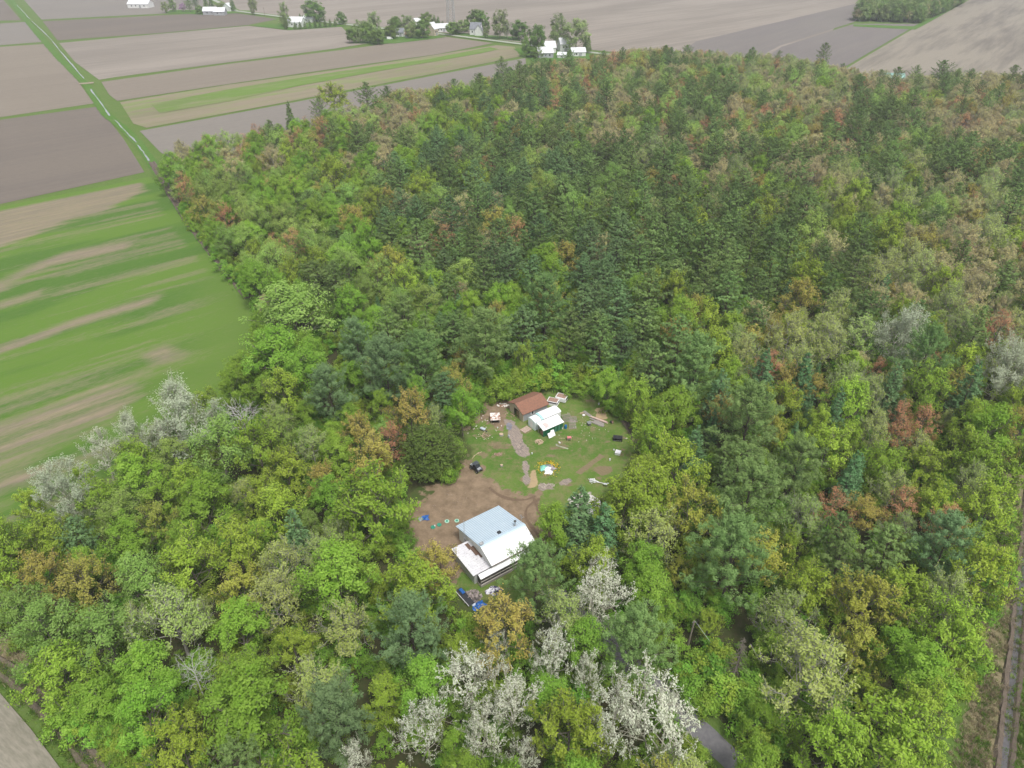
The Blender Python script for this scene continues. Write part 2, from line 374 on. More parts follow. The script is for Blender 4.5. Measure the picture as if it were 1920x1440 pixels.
# clearing: lawn, bare earth, rubble strips
CL = [(840, 800), (862, 770), (900, 742), (955, 728), (1050, 715), (1120, 712), (1175, 745), (1205, 800), (1225, 850), (1225, 890), (1195, 920), (1150, 950), (1140, 1000), (1085, 1040), (1070, 1110), (1020, 1150), (930, 1170), (850, 1140), (790, 1090), (740, 1060), (740, 950), (785, 915), (840, 905), (850, 860)]
DIRT = [[(866, 866), (886, 858), (906, 895), (932, 906), (958, 926), (985, 938), (1010, 930), (1018, 950), (1006, 990), (1032, 1040), (1052, 1085), (1030, 1090), (1005, 1050), (985, 1000), (900, 1020), (840, 1100), (770, 1075), (755, 960), (800, 925), (838, 905), (846, 885)],
        [(800, 935), (846, 905), (862, 874), (836, 862), (800, 890), (780, 930)],
        [(868, 772), (905, 740), (950, 736), (958, 790), (942, 806), (918, 796), (890, 792), (866, 800)]]
STRIPS = [[(944, 786), (962, 786), (976, 812), (997, 852), (984, 858), (966, 848), (956, 820)], [(979, 864), (990, 866), (995, 906), (985, 908)], [(1011, 904), (1030, 907), (1040, 917), (1020, 919), (1008, 914)], [(1047, 905), (1068, 897), (1072, 901), (1052, 911)]]
TANP = [[(993, 884), (1006, 880), (1011, 911), (992, 914)], [(1117, 765), (1136, 762), (1140, 785), (1120, 790)]]
BED = [[(1079, 886), (1089, 889), (1134, 856), (1124, 852)], [(1112, 882), (1122, 873), (1146, 874), (1150, 884), (1128, 892)]]
RUB = [[(1072, 935), (1090, 920), (1108, 924), (1122, 945), (1128, 960), (1112, 972), (1085, 955)]]
PATCH = [(869, 802, 12, 5), (912, 815, 16, 6), (930, 834, 18, 7), (935, 855, 14, 5), (958, 860, 10, 4), (900, 850, 18, 8), (1010, 828, 12, 6), (1036, 855, 14, 4), (1088, 840, 16, 6), (1112, 805, 14, 8), (1128, 790, 18, 9), (940, 880, 16, 5), (950, 896, 14, 4), (1100, 752, 16, 4), (880, 770, 16, 5), (980, 808, 16, 6), (1165, 852, 12, 6), (1060, 838, 18, 5), (1090, 775, 14, 5), (1030, 890, 10, 4), (1130, 880, 22, 7), (1165, 820, 16, 5)] + [(random.Random(k).uniform(865, 1190), random.Random(k + 99).uniform(770, 915), random.Random(k + 7).uniform(4, 12), random.Random(k + 3).uniform(2, 4.5)) for k in range(46)]
TRK = [[(918, 915), (935, 928), (958, 936), (984, 937), (1003, 931)], [(1010, 936), (990, 950), (986, 970), (1000, 992), (1022, 1020), (1040, 1060)], [(1000, 934), (1012, 960), (1030, 1000), (1046, 1050)]]
def smooth_line(P, k=5):
    o = []
    for i in range(len(P) - 1):
        p0, p1, p2, p3 = P[max(0, i - 1)], P[i], P[i + 1], P[min(len(P) - 1, i + 2)]
        for j in range(k):
            t = j / k; o.append(.5 * ((2 * p1) + (p2 - p0) * t + (2 * p0 - 5 * p1 + 4 * p2 - p3) * t * t + (3 * p1 - p0 - 3 * p2 + p3) * t ** 3))
    return o + [P[-1]]
def clattr(X, Y):
    wob = (fbm(X * .35, Y * .35) - .47); w2 = fbm(X * 1.3 + 9, Y * 1.3) - .47
    def msk(polys, soft, amp):
        r = np.zeros(len(X))
        for q in polys: r = np.maximum(r, sstep(-soft, soft, sdist(poly_px(q), X, Y) + wob * amp * 1.5 + w2 * amp * .8))
        return r
    dirt = msk(DIRT, 1.2, 4); 
    for u, v, ru, rv in PATCH:
        c = px(u, v); rx = ru / 8.6; ry = rv / 5.5
        d = 1 - np.hypot((X - c.x) / rx, (Y - c.y) / ry); dirt = np.maximum(dirt, sstep(-.6, .9, d + wob * 2.0 + w2 * 1.2) * .62)
    trk = np.zeros(len(X))
    for q in TRK:
        P = smooth_line(poly_px(q)); 
        for i in range(len(P) - 1):
            ax, ay, bx, by = P[i].x, P[i].y, P[i + 1].x, P[i + 1].y; dx, dy = bx - ax, by - ay
            t = np.clip(((X - ax) * dx + (Y - ay) * dy) / (dx * dx + dy * dy), 0, 1)
            trk = np.maximum(trk, sstep(.55, .2, np.abs(np.hypot(X - ax - t * dx, Y - ay - t * dy) + wob * .6)))
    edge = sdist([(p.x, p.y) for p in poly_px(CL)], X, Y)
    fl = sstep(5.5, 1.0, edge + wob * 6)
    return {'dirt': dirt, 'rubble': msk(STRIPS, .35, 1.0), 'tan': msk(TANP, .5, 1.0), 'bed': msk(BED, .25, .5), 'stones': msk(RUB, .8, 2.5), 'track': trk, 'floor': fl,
            'dark': sstep(.36, .6, fbm(X * .12 + 3, Y * .12))}
m, n, b = nodes('clearing_lawn'); b.inputs['Roughness'].default_value = .95; b.inputs['Specular IOR Level'].default_value = .1
f1 = noise(n, coords(n), 2.2, 8, .8); f2 = noise(n, coords(n), .5, 6, .7); f3 = noise(n, coords(n, R(-50), (.8, 5, 1)), 1, 5, .8)
col = mixc(n, ramp(n, f2, .35, .65), (.085, .17, .022), (.125, .19, .04))
col = mixc(n, math1(n, 'MULTIPLY', attr(n, 'dark'), .55), col, (.042, .125, .013))
col = mixc(n, math1(n, 'MULTIPLY', ramp(n, f1, .45, .72), .7), col, (.155, .175, .06))
def over(col, name, c1, c2, fn, k=.7):
    bf = math1(n, 'ADD', attr(n, name), math1(n, 'MULTIPLY', math1(n, 'SUBTRACT', f1, .5), k))
    return mixc(n, ramp(n, bf, .3, .7), col, mixc(n, ramp(n, fn, .36, .64), c1, c2))
col = mixc(n, math1(n, 'MULTIPLY', ramp(n, noise(n, coords(n), .33, 7, .78), .46, .64), .72), col, (.205, .175, .09))
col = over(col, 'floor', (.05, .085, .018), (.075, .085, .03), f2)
col = over(col, 'dirt', (.265, .195, .130), (.165, .12, .078), f2, 1.3)
col = over(col, 'tan', (.40, .30, .175), (.33, .25, .15), f2)
col = over(col, 'bed', (.225, .18, .105), (.17, .135, .08), f3)
col = over(col, 'track', (.13, .09, .06), (.17, .12, .08), f1, .9)
col = over(col, 'rubble', (.36, .29, .235), (.16, .14, .135), f3, 1.0)
col = over(col, 'stones', (.62, .58, .54), (.24, .2, .17), f1, 1.1)
n.links.new(col, b.inputs['Base Color'])
bp = n.nodes.new('ShaderNodeBump'); bp.inputs['Strength'].default_value = .7; bp.inputs['Distance'].default_value = .12
n.links.new(f1, bp.inputs['Height']); n.links.new(bp.outputs[0], b.inputs['Normal'])
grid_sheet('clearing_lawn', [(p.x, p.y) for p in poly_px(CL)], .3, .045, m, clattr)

# air
hz = MB().box((0, 1500, 51), (4400 * 1.6, 4400, 106)); hz.v = []; hz.f = []
hz.box((0, 2400, 52.5), (6600, 6000, 107))
m = bpy.data.materials.new('haze_air'); m.use_nodes = True; n = m.node_tree; n.nodes.clear()
o_ = n.nodes.new('ShaderNodeOutputMaterial'); v_ = n.nodes.new('ShaderNodeVolumePrincipled')
v_.inputs['Color'].default_value = (.93, .96, 1.0, 1); v_.inputs['Density'].default_value = .00017
n.links.new(v_.outputs[0], o_.inputs['Volume'])
HAZE = tag(hz.build('haze', m), kind='stuff', label='thin pale haze over the fields and the wood')

# ================================================================ BUILDINGS AND THINGS IN THE CLEARING
YAW = R(34.6)
def ribbed(name, c, c2, period, spec=.45, rough=.4, ax='x', dirt=None, rib=.5):
    """sheet metal roof: ribs as a bump across local x, rib shading also painted in the colour"""
    m, n, b = nodes(name); b.inputs['Roughness'].default_value = rough; b.inputs['Specular IOR Level'].default_value = spec
    f = noise(n, coords(n), .8, 5, .65); col = mixc(n, ramp(n, f, .35, .65), c, c2)
    if dirt:
        d = noise(n, coords(n), 3.2, 6, .8); col = mixc(n, ramp(n, d, dirt[1], dirt[1] + .07), col, dirt[0])
    t = n.nodes.new('ShaderNodeTexWave'); t.wave_type = 'BANDS'; t.bands_direction = ax.upper(); t.inputs['Scale'].default_value = 6.2832 / period / 20 * 1.0
    tc = n.nodes.new('ShaderNodeTexCoord'); n.links.new(tc.outputs['Object'], t.inputs['Vector'])
    r = ramp(n, t.outputs[0], .6, .95)
    col = mixc(n, math1(n, 'MULTIPLY', r, rib), col, tuple(x * .42 for x in c))  # rib shading painted as darker lines over the bump
    n.links.new(col, b.inputs['Base Color'])
    bp = n.nodes.new('ShaderNodeBump'); bp.inputs['Strength'].default_value = .8; bp.inputs['Distance'].default_value = .04
    n.links.new(r, bp.inputs['Height']); n.links.new(bp.outputs[0], b.inputs['Normal'])
    return m
M_BLUEROOF = ribbed('blue_metal_roof', (.46, .57, .66), (.52, .62, .70), .42)
M_WHITEROOF = mat('white_metal_roof', (.86, .86, .87), (.80, .80, .81), 1.2, .5)
M_STAIN = ribbed('stained_white_roof', (.74, .73, .75), (.64, .63, .66), .5, dirt=((.12, .085, .065), .58), ax='y', rib=.18)
M_WHITE = mat('white_siding', (.78, .78, .76), (.68, .68, .66), 2, .7)
M_PAINT = mat('white_paint', (.84, .84, .84), (.74, .74, .74), 3, .6)
M_DARK = mat('opening_shade', (.02, .019, .018), (.03, .027, .025), 3, .8)  # near-black that stands in for the shade inside openings
M_SCREEN = mat('porch_screen', (.075, .068, .06), (.045, .04, .036), 2.5, .6)
M_BLACK = mat('black_plastic', (.02, .021, .024), (.035, .036, .04), 4, .45)
M_STEEL = mat('galvanised_steel', (.55, .56, .57), (.42, .43, .44), 5, .35, metal=.7)
M_GREYW = mat('grey_weathered_wood', (.33, .30, .27), (.22, .2, .18), 6, .9, sc=(1, 6, 6))
M_BROWNW = mat('brown_board', (.17, .10, .07), (.11, .07, .05), 5, .9)
M_LOG = mat('split_wood', (.55, .43, .29), (.34, .25, .17), 7, .9)
M_SHINGLE = mat('brown_shingles', (.265, .125, .078), (.185, .095, .065), 2.2, .9, sc=(1, 1, 1), bump=.4)
M_BEIGE = mat('beige_boards', (.52, .45, .34), (.45, .38, .28), 3, .85)
M_GREYWALL = mat('grey_boards', (.36, .37, .38), (.28, .29, .30), 3, .85)
M_GREENW = ribbed('green_sheet_wall', (.012, .14, .065), (.016, .105, .05), 1.25, rough=.5)
M_MINT = mat('mint_panel', (.42, .68, .68), (.34, .58, .58), 3, .5)
M_TEAL = mat('teal_sheet', (.22, .56, .46), (.16, .45, .36), 3, .5)
M_BLUE = mat('blue_plastic', (.015, .12, .42), (.012, .085, .30), 3, .4)
M_BLUEB = mat('blue_barrel', (.012, .17, .36), (.01, .12, .27), 3, .4)
M_PINK = mat('faded_red_board', (.62, .22, .22), (.5, .16, .16), 3, .7)
M_PINKP = mat('pinkish_planks', (.62, .47, .40), (.45, .32, .27), 4, .85, sc=(1, 5, 5))
M_RUST = mat('rusty_sheet', (.30, .14, .085), (.72, .68, .64), 1.6, .8, .45, .52)
M_RUSTB = mat('rusty_brown', (.25, .13, .09), (.34, .24, .19), 2.5, .85)
M_GREEND = mat('green_lid', (.03, .27, .18), (.02, .2, .13), 4, .5)
M_GREENL = mat('pale_green_lid', (.42, .66, .52), (.32, .54, .42), 4, .5)
M_TARPG = mat('grey_tarp', (.33, .35, .37), (.22, .23, .25), 1.8, .6, bump=.5)
M_GLASS = mat('window_glass', (.03, .035, .045), (.05, .055, .06), 3, .12)
M_POLE = mat('pole_wood', (.26, .22, .18), (.18, .15, .12), 5, .9)
M_CONC = mat('concrete', (.42, .40, .37), (.33, .31, .29), 4, .9)

# ---- white cottage: local x along the ridge, y up the blue slope (away from the camera), origin = left end of the ridge on the ground
og = px(900.8, 1025.1, 5.6); H0 = thing('cottage', (og.x, og.y, 0), YAW, 'white cottage with blue ribbed roof, white front slope and screened porch', 'house')
LX, NY, SY, ZR, ZN, ZS = 9.7, 8.75, -3.65, 5.6, 3.45, 3.95
wl = MB(); wl.prism([(NY - .45, 0), (NY - .45, ZN - .12), (0, ZR - .16), (SY + .45, ZS - .1), (SY + .45, 0)], 'x', .4, LX - .4)
wall = wl.build('wall', M_WHITE, H0)
r = MB(); r.prism([(NY, ZN), (0, ZR + .02), (0, ZR - .11), (NY, ZN - .13)], 'x', 0, LX); rf = r.build('rear_roof', M_BLUEROOF, H0); rf['label'] = 'pale blue ribbed metal slope'
r = MB(); r.prism([(-.012, ZR + .01), (SY, ZS), (SY, ZS - .13), (-.012, ZR - .12)], 'x', 0, LX); rw = r.build('front_roof', M_WHITEROOF, H0); rw['label'] = 'plain white metal slope'
MB().box((LX / 2, SY - .02, ZS - .09), (LX - .02, .03, .2)).build('fascia', M_BROWNW, rw)
cap = MB(); cap.prism([(.62, ZR - .105), (.0, ZR + .07), (-.28, ZR - .06), (-.28, ZR - .10), (.0, ZR + .03), (.62, ZR - .145)], 'x', -.03, LX + .03); cap.build('ridge_cap', mat('ridge_metal', (.50, .62, .71), (.46, .57, .66), 2, .4), rf)
sp = MB(); sx, sy = 8.15, .95; zz = ZR - sy * (ZR - ZN) / NY
sp.lathe((sx, sy, zz - .1), [(.3, 0), (.3, .1), (.17, .26), (.15, .3), (.15, 1.15)], 14); sp.build('stovepipe', M_STEEL, rf)
cp = MB(); cp.lathe((sx, sy, zz + 1.04), [(.16, .0), (.26, .06), (.26, .14), (.06, .26)], 14); cp.build('pipe_cap', M_BLACK, rf)
vy = 1.15; MB().box((4.75, vy, ZR - vy * (ZR - ZN) / NY + .14), (.62, .62, .36), rx=-math.atan2(ZR - ZN, NY)).build('roof_vent', M_BLACK, rf, .06)
for (x, y) in ((9.4, -.9), (9.55, -2.0), (1.0, .75)):
    z = ZR - (abs(y) * ((ZR - ZN) / NY if y > 0 else (ZR - ZS) / -SY)); MB().tube([(x, y, z - .05), (x, y, z + .3)], .05, 8).build('vent_pipe', M_BLACK, rf if y > 0 else rw)
# antenna mast, left gable
an = MB(); bx, by = -.35, 4.9
for dx, dy in ((-.22, 0), (.22, .0), (0, .35)): an.tube([(bx + dx, by + dy, 0), (bx + dx * .35, by + dy * .35, 8.2)], .022, 5)
for k in range(14):
    z = .5 + k * .55; s = 1 - .65 * z / 8.2; an.tube([(bx - .22 * s, by, z), (bx + .22 * s, by, z + .27)], .012, 4); an.tube([(bx + .22 * s, by, z), (bx, by + .35 * s, z + .27)], .012, 4)
an.build('antenna_mast', M_STEEL, H0)
a2 = MB(); a2.tube([(LX + .1, 1.3, ZR - 1.2), (LX + .1, 1.3, ZR + 1.0)], .03, 5)
for k in range(5): a2.tube([(LX - .35 + k * .05, 1.3 - .45 + k * .22, ZR + .9), (LX + .55 - k * .05, 1.3 - .45 + k * .22, ZR + .9)], .018, 4)
a2.tube([(LX + .1, .8, ZR + .9), (LX + .1, 1.8, ZR + .9)], .02, 4); a2.build('television_antenna', M_STEEL, H0)
dsh = MB(); dsh.lathe((.45, .35, ZR + .06), [(.03, 0), (.28, .07), (.42, .2), (.40, .21), (.26, .09), (.02, .03)], 14); dsh.build('roof_dish', M_GREYWALL, rf)
# low wing on the left and porch along the front
def loc_h(u, v, z):
    q = px(u, v, z) - Vector((og.x, og.y, 0)); c, s = math.cos(YAW), math.sin(YAW); return (q.x * c + q.y * s, -q.x * s + q.y * c)
gx_, gy_ = loc_h(846.5, 1029, 2.75); ix_, iy_ = loc_h(894.2, 1090.3, 2.45)
x0 = (gx_ + ix_) / 2; y1, y0 = gy_, iy_
wr = MB(); wr.prism([(y1, 2.78), (y0 + 1.25, 2.6), (y0 + 1.25, 2.48), (y1, 2.66)], 'x', x0, 1.8); wg = wr.build('wing_roof', M_STAIN, H0); wg['label'] = 'white low roof dotted with dead leaves'
pr = MB(); pr.prism([(SY + .55, 2.86), (y0, 2.42), (y0, 2.32), (SY + .55, 2.76)], 'x', x0 + .75, LX + .3); pr.build('porch_roof', M_WHITEROOF, H0)
bp_ = MB().box((.2, (y0 + y1) / 2 + 1.6, 2.79), (1.3, 2.3, .04)); bp_.box((-.4, (y0 + y1) / 2 + 3.1, 2.80), (.7, 1.6, .04)); bp_.box((.55, (y0 + y1) / 2 + .3, 2.76), (1.0, 1.4, .05)); bp_.build('bare_patch', M_BROWNW, wg)
MB().box(((x0 + .35 + 1.7) / 2, (y0 + 1.5 + y1 - .3) / 2, 1.24), (1.7 - x0 - .35, y1 - y0 - 1.8, 2.46)).build('wing_wall', mat('grey_wing_wall', (.50, .51, .49), (.40, .42, .39), 2, .8), H0)
pf = MB().box(((x0 + LX + 2.0) / 2, y0 + 1.3, .25), (LX - x0 + .3, 2.3, .5)); pf.build('porch_floor', M_GREYW, H0)
ps = MB().box(((x0 + LX + 2.0) / 2, y0 + .42, 1.35), (LX - x0 - .2, .05, 1.72)); ps.box((x0 + 1.0, y0 + 1.1, 1.35), (.05, 1.3, 1.72)); ps.build('screen', M_SCREEN, H0)
for k in range(6):
    MB().box((x0 + .95 + k * 2.05, y0 + .32, 1.38), (.1, .1, 1.9)).build('porch_post', M_GREYW, H0)
rl_ = MB().box(((x0 + LX + 2) / 2, y0 + .30, 1.25), (LX - x0, .07, .09)); rl_.box(((x0 + LX + 2) / 2, y0 + .30, .5), (LX - x0, .07, .1)); rl_.build('porch_rail', mat('pale_rail', (.58, .55, .50), (.46, .43, .39), 4, .85), H0)
ww = MB().box((.39, 6.0, 1.7), (.05, 1.0, 1.0)).build('window', M_PAINT, wall); MB().box((.36, 6.0, 1.7), (.03, .8, .8)).build('pane', M_GLASS, ww)
ds = MB().box((.37, 4.0, 1.1), (.06, .9, 2.05)).build('door', M_BROWNW, wall); MB().box((.33, 4.3, 1.1), (.05, .06, .14)).build('handle', M_STEEL, ds)

def at(u, v, z=0): p = px(u, v); return (p.x, p.y, z)
def zz1(x, y): return 820 + x / 4.571, 700 + y / 4.571            # enlarged clearing view -> photograph
# ---- garage with brown roof: x along the ridge, y across; origin front corner nearest camera
p = px(*zz1(738, 415)); G0 = thing('garage', (p.x, p.y, 0), YAW, 'small garage with brown shingle roof and open beige front', 'garage')
GL, GW, GE, GR = 6.9, 5.6, 2.5, 3.75
gw = MB(); t = .12
gw.box((GL / 2, t / 2, GE / 2), (GL, t, GE)); gw.box((GL / 2, GW - t / 2, GE / 2), (GL, t, GE)); gw.prism([(t, 0), (GW - t, 0), (GW - t, GE), (GW / 2, GR - .1), (t, GE)], 'x', GL - t, GL)
gw.build('wall', M_GREYWALL, G0)
gf = MB(); gf.prism([(-.02, 0), (1.55, 0), (1.55, 2.05), (3.75, 2.05), (3.75, 0), (GW + .02, 0), (GW + .02, GE), (GW / 2, GR - .12), (-.02, GE)], 'x', -.1, 0)
gfo = gf.build('front_wall', M_BEIGE, G0)
gr = MB(); gr.prism([(-.35, GE - .14), (GW / 2, GR), (GW + .35, GE - .14), (GW + .35, GE - .26), (GW / 2, GR - .12), (-.35, GE - .26)], 'x', -.45, GL + .3); gr.build('roof', M_SHINGLE, G0)
MB().box((.8, 2.65, .55), (1.0, 1.3, 1.1)).build('stored_box', mat('cardboard', (.3, .22, .14), (.24, .17, .1), 3, .9), G0, .03)
gwn = MB().box((2.55, -.03, 1.65), (.95, .06, 1.15)).build('window', M_PAINT, G0); MB().box((2.55, -.07, 1.65), (.55, .04, .8)).build('pane', M_GLASS, gwn)
gwd = MB().box((.62 - .7, 4.6, 1.0), (.06, 1.5, 1.9)); gwd.build('side_door', mat('beige_door', (.56, .49, .37), (.48, .41, .3), 3, .85), G0)
# ---- white trailer: x along its length from the near left end
p = px(*zz1(836, 496)); T0 = thing('storage_trailer', (p.x, p.y, 0), YAW, 'white box trailer with rounded roof standing beside the green shed', 'trailer')
TL, TW, TH = 7.4, 2.7, 2.45
arc = [(TW * (.5 - .5 * math.cos(math.pi * k / 8)), TH + .42 * math.sin(math.pi * k / 8)) for k in range(9)]
tb = MB(); tb.prism([(0, .45), (TW, .45)] + [(y, z) for y, z in arc[::-1]], 'x', 1.9, TL); tb.build('body', M_WHITE, T0, 0)
arc2 = [(TW * (.5 - .5 * math.cos(math.pi * k / 8)), TH - .18 + .34 * math.sin(math.pi * k / 8)) for k in range(9)]
tb = MB(); tb.prism([(.05, .1), (TW - .05, .1)] + [(min(max(y, .05), TW - .05), z) for y, z in arc2[::-1]], 'x', 0, 1.895); tb.build('front_box', mat('pale_mint_siding', (.74, .82, .83), (.66, .75, .76), 2, .6), T0)
arc3 = [(-.06 + (TW + .12) * (.5 - .5 * math.cos(math.pi * k / 8)), TH + .06 + .42 * math.sin(math.pi * k / 8)) for k in range(9)]
tr = MB(); tr.prism(arc3 + [(y, z - .07) for y, z in arc3[::-1]], 'x', 2.5, TL + .08); tro = tr.build('roof', M_WHITEROOF, T0)
tr = MB(); tr.prism(arc3 + [(y, z - .06) for y, z in arc3[::-1]], 'x', 1.88, 2.49); tr.build('roof_band', M_MINT, T0)
for x in (4.9, 5.25, 5.9): MB().box((x, .55, TH + .36), (.16, .2, .14)).build('roof_vent', M_BLACK, tro)
for y in (.25, TW - .25): MB().lathe((4.6, y, 0), [(.0, 0)], 3) if False else None
for y in (.2, TW - .38): MB().tube([(4.6, y, .34), (4.6, y + .18, .34)], .34, 14).build('wheel', M_BLACK, T0)
MB().box((.0, TW / 2, 1.05), (.05, .85, 1.8)).build('door', M_PAINT, T0)
# ---- green lean-to in front of the trailer
p = px(*zz1(908, 549)); L0 = thing('lean_to_shed', (p.x, p.y, 0), YAW, 'dark green lean-to shed with white sloping roof in front of the trailer', 'shed')
LL, LW = 5.6, 2.1
lw = MB(); lw.box((LL / 2, .04, 1.0), (LL, .08, 2.0)); lw.prism([(.085, .0), (LW, 0), (LW, 2.5), (.085, 2.02)], 'x', LL - .08, LL); lw.build('wall', M_GREENW, L0)
lr = MB(); lr.prism([(-.22, 1.98), (LW + .25, 2.62), (LW + .25, 2.7), (-.22, 2.06)], 'x', -.15, LL + .12); lro = lr.build('roof', M_WHITEROOF, L0)
rp = MB(); rp.prism([(.2, 2.19), (LW - .5, 2.52), (LW - .5, 2.535), (.2, 2.205)], 'x', .75, 1.9); rp.build('stained_patch', mat('roof_stain', (.62, .55, .53), (.45, .36, .33), 3, .8), lro)
for x in (3.55, 4.45): MB().box((x, -.02, 1.0), (.05, .04, 1.95)).build('trim_strip', M_MINT, L0)
MB().box((.06, .14, 1.0), (.1, .1, 2.0)).build('corner_post', M_GREYW, L0); MB().box((.06, LW - .1, 1.2), (.1, .1, 2.4)).build('corner_post', M_GREYW, L0)
MB().box((.9, 1.0, .3), (1.2, 1.3, .6)).build('stored_junk', M_RUSTB, L0, .05)
# ---- boards leaning on the green wall
p = px(*zz1(975, 545)); b0 = thing('white_board', (p.x, p.y, 0), YAW, 'white stepped boards leaning on the green lean-to wall', 'board')
m_ = MB(); m_.box((-.35, 0, .62), (.95, .05, 1.2), rx=R(-32)); m_.build('left_board', M_PAINT, b0); m_ = MB(); m_.box((.6, .16, .75), (.95, .05, 1.5), rx=R(-32)); m_.build('right_board', M_PAINT, b0)
def pallet(name, u, v, rz, label, sx=1.5, sy=1.1, mat_=None, cat='pallet'):
    o = thing(name, at(u, v), rz, label, cat); m_ = MB()
    for k in range(6): m_.box((0, -sy / 2 + (k + .5) * sy / 6, .16), (sx, sy / 6 * .62, .03))
    m_.build('top_boards', mat_ or M_GREYW, o)
    for x in (-sx / 2 + .06, 0, sx / 2 - .06): MB().box((x, 0, .075), (.09, sy, .135)).build('runner', M_GREYW, o)
    return o
pallet('wooden_pallet', 986, 806, YAW + R(8), 'weathered pallet ramp lying before the white trailer end', 2.2, 1.7, M_PINKP)
# ---- pair of truck caps
def truck_cap(u, v, rz, label, openf, zoff=0):
    o = thing('truck_cap', at(u, v), rz, label, 'truck cap', 'truck caps beside the garage'); L_, W_, H_ = 2.6, 2.0, 1.2; z0 = zoff
    f = MB()
    f.box((0, -W_ / 2 + .04, z0 + H_ * .28), (L_, .07, H_ * .5)); f.box((0, W_ / 2 - .04, z0 + H_ * .28), (L_, .07, H_ * .5))
    f.box((-L_ / 2 + .05, 0, z0 + .12), (.1, W_ - .16, .22)); f.box((L_ / 2 - .05, 0, z0 + .12), (.1, W_ - .16, .22))
    for x in (-L_ / 2 + .05, L_ / 2 - .05):
        for y in (-W_ / 2 + .06, W_ / 2 - .06): f.box((x, y * .94, z0 + H_ * .7), (.12, .12, H_ * .5))
    f.box((0, 0, z0 + H_ - .10), (L_ * 1.02, W_ * .97, .09)); f.build('frame', M_PAINT, o)
    MB().box((0, 0, z0 + H_ - .03), (L_ * .88, W_ * .8, .05)).build('roof_panel', M_RUSTB, o)
    if openf: MB().box((0, 0, z0 + .45), (L_ * .93, W_ * .93, .75)).build('shade_block', M_DARK, o)  # solid near-black block painted as the shade under the cap
    else:
        e = MB(); e.box((0, -W_ / 2 + .01, z0 + H_ * .62), (L_ * .96, .06, H_ * .5)); e.box((L_ / 2 - .01, 0, z0 + H_ * .5), (.06, W_ * .9, H_ * .8)); eo = e.build('end_panel', M_PAINT, o)
        MB().box((L_ / 2 + .03, 0, z0 + H_ * .58), (.03, W_ * .6, H_ * .45)).build('window', M_GLASS, eo)
    return o
truck_cap(1037, 757, YAW - R(56), 'dark open truck cap with brown roof, close to the garage', True)
truck_cap(1053, 751, YAW - R(60), 'white truck cap with small dark window, farther from the garage', False, .25)
# ---- low shelter with rusty white roof
o = thing('animal_shelter', at(929, 794), R(4), 'low grey shelter with peeling rusty white roof and dark mouth', 'shelter')
m_ = MB(); m_.box((-.9, .9, .55), (.1, 1.9, 1.1)); m_.box((.9, .9, .55), (.1, 1.9, 1.1)); m_.box((0, 1.82, .55), (1.7, .08, 1.1)); m_.box((0, -.03, 1.02), (1.9, .06, .16)); m_.build('wall', M_GREYW, o)
m_ = MB(); m_.prism([(-.3, 1.12), (2.2, 1.42), (2.2, 1.48), (-.3, 1.18)], 'x', -1.15, 1.15); m_.build('roof', M_RUST, o); MB().box((0, .95, .4), (1.65, 1.6, .1)).build('floor', M_DARK, o)  # floor coloured near-black to paint the shade in the mouth
# ---- scrap fence panels, barrel, bucket, stand
def wire_panel(u, v, rz, lean, label, w_=1.6, h_=2.1, n=9):
    o = thing('slat_panel', at(u, v), rz, label, 'panel', 'slat panels beside the trailer'); m_ = MB()
    for k in range(n): m_.box((-w_ / 2 + (k + .5) * w_ / n, 0, .0), (.07, .04, h_))
    fr = m_.build('slats', M_GREYW, o); m_ = MB()
    for z in (-h_ * .4, 0, h_ * .4): m_.box((0, .045, z), (w_, .04, .08))
    ra = m_.build('rails', M_RUSTB, o)
    for q in (fr, ra): q.rotation_euler = (lean, 0, 0); q.location = (0, 0, h_ / 2 * abs(math.cos(lean)) + .08)
wire_panel(1063, 786, R(18), R(-72), 'dark slat panel lying flat behind the blue barrel', 2.2, 2.3, 11)
wire_panel(1073, 800, R(4), R(-62), 'dark slat panel tipped back, right of the blue barrel', 1.7, 2.2, 9)
wire_panel(1075, 788, R(10), R(-76), 'dark slat panel lying flat, rightmost of the three', 1.8, 1.8, 9)
o = thing('barrel', at(1060.5, 803.5), 0, 'blue plastic barrel beside the green lean-to', 'barrel')
MB().lathe((0, 0, 0), [(.27, 0), (.3, .06), (.315, .3), (.315, .62), (.3, .86), (.27, .92)], 18).build('drum', M_BLUEB, o, smooth=False); MB().lathe((0, 0, .9), [(.28, 0), (.285, .05), (.25, .06), (.24, .025)], 18).build('rim', M_BLUE, o)
def bucket(u, v, label, s=1.0, m=None, cat='bucket', tip=0):
    o = thing('bucket', at(u, v), random.random() * 6, label, cat, 'white buckets about the yard'); b_ = MB().lathe((0, 0, 0), [(.13 * s, 0), (.16 * s, .36 * s), (.175 * s, .37 * s), (.175 * s, .4 * s), (.14 * s, .39 * s), (.12 * s, .06 * s)], 14).build('pail', m or M_PAINT, o)
    h = MB().tube([(.165 * s * math.cos(a), .02, .38 * s + .16 * s * math.sin(a)) for a in np.linspace(0, math.pi, 8)], .008, 4).build('handle', M_STEEL, o)
    if tip:
        for q in (b_, h): q.rotation_euler = (R(90), 0, 0); q.location = (0, 0, .17 * s)
    return o
bucket(1054.5, 804, 'white bucket between blue barrel and green lean-to', 1.3)
bucket(1143.5, 863.5, 'white bucket alone on the grass right of the brown bed', 1.2)
bucket(1151, 845, 'small white bucket beside the square white box', .95)
bucket(997.5, 851.5, 'white bucket at the lower end of the rubble strip', .9)
bucket(1048, 830, 'white bucket near the red stand', 1.1, tip=1)
bucket(1122.5, 759, 'white bucket near the far trees, right of the truck caps', 1.1)
bucket(1097, 780, 'white bucket by the broken grey boards', 1.5, tip=1)
bucket(933, 803, 'white bucket in front of the low shelter', .8)
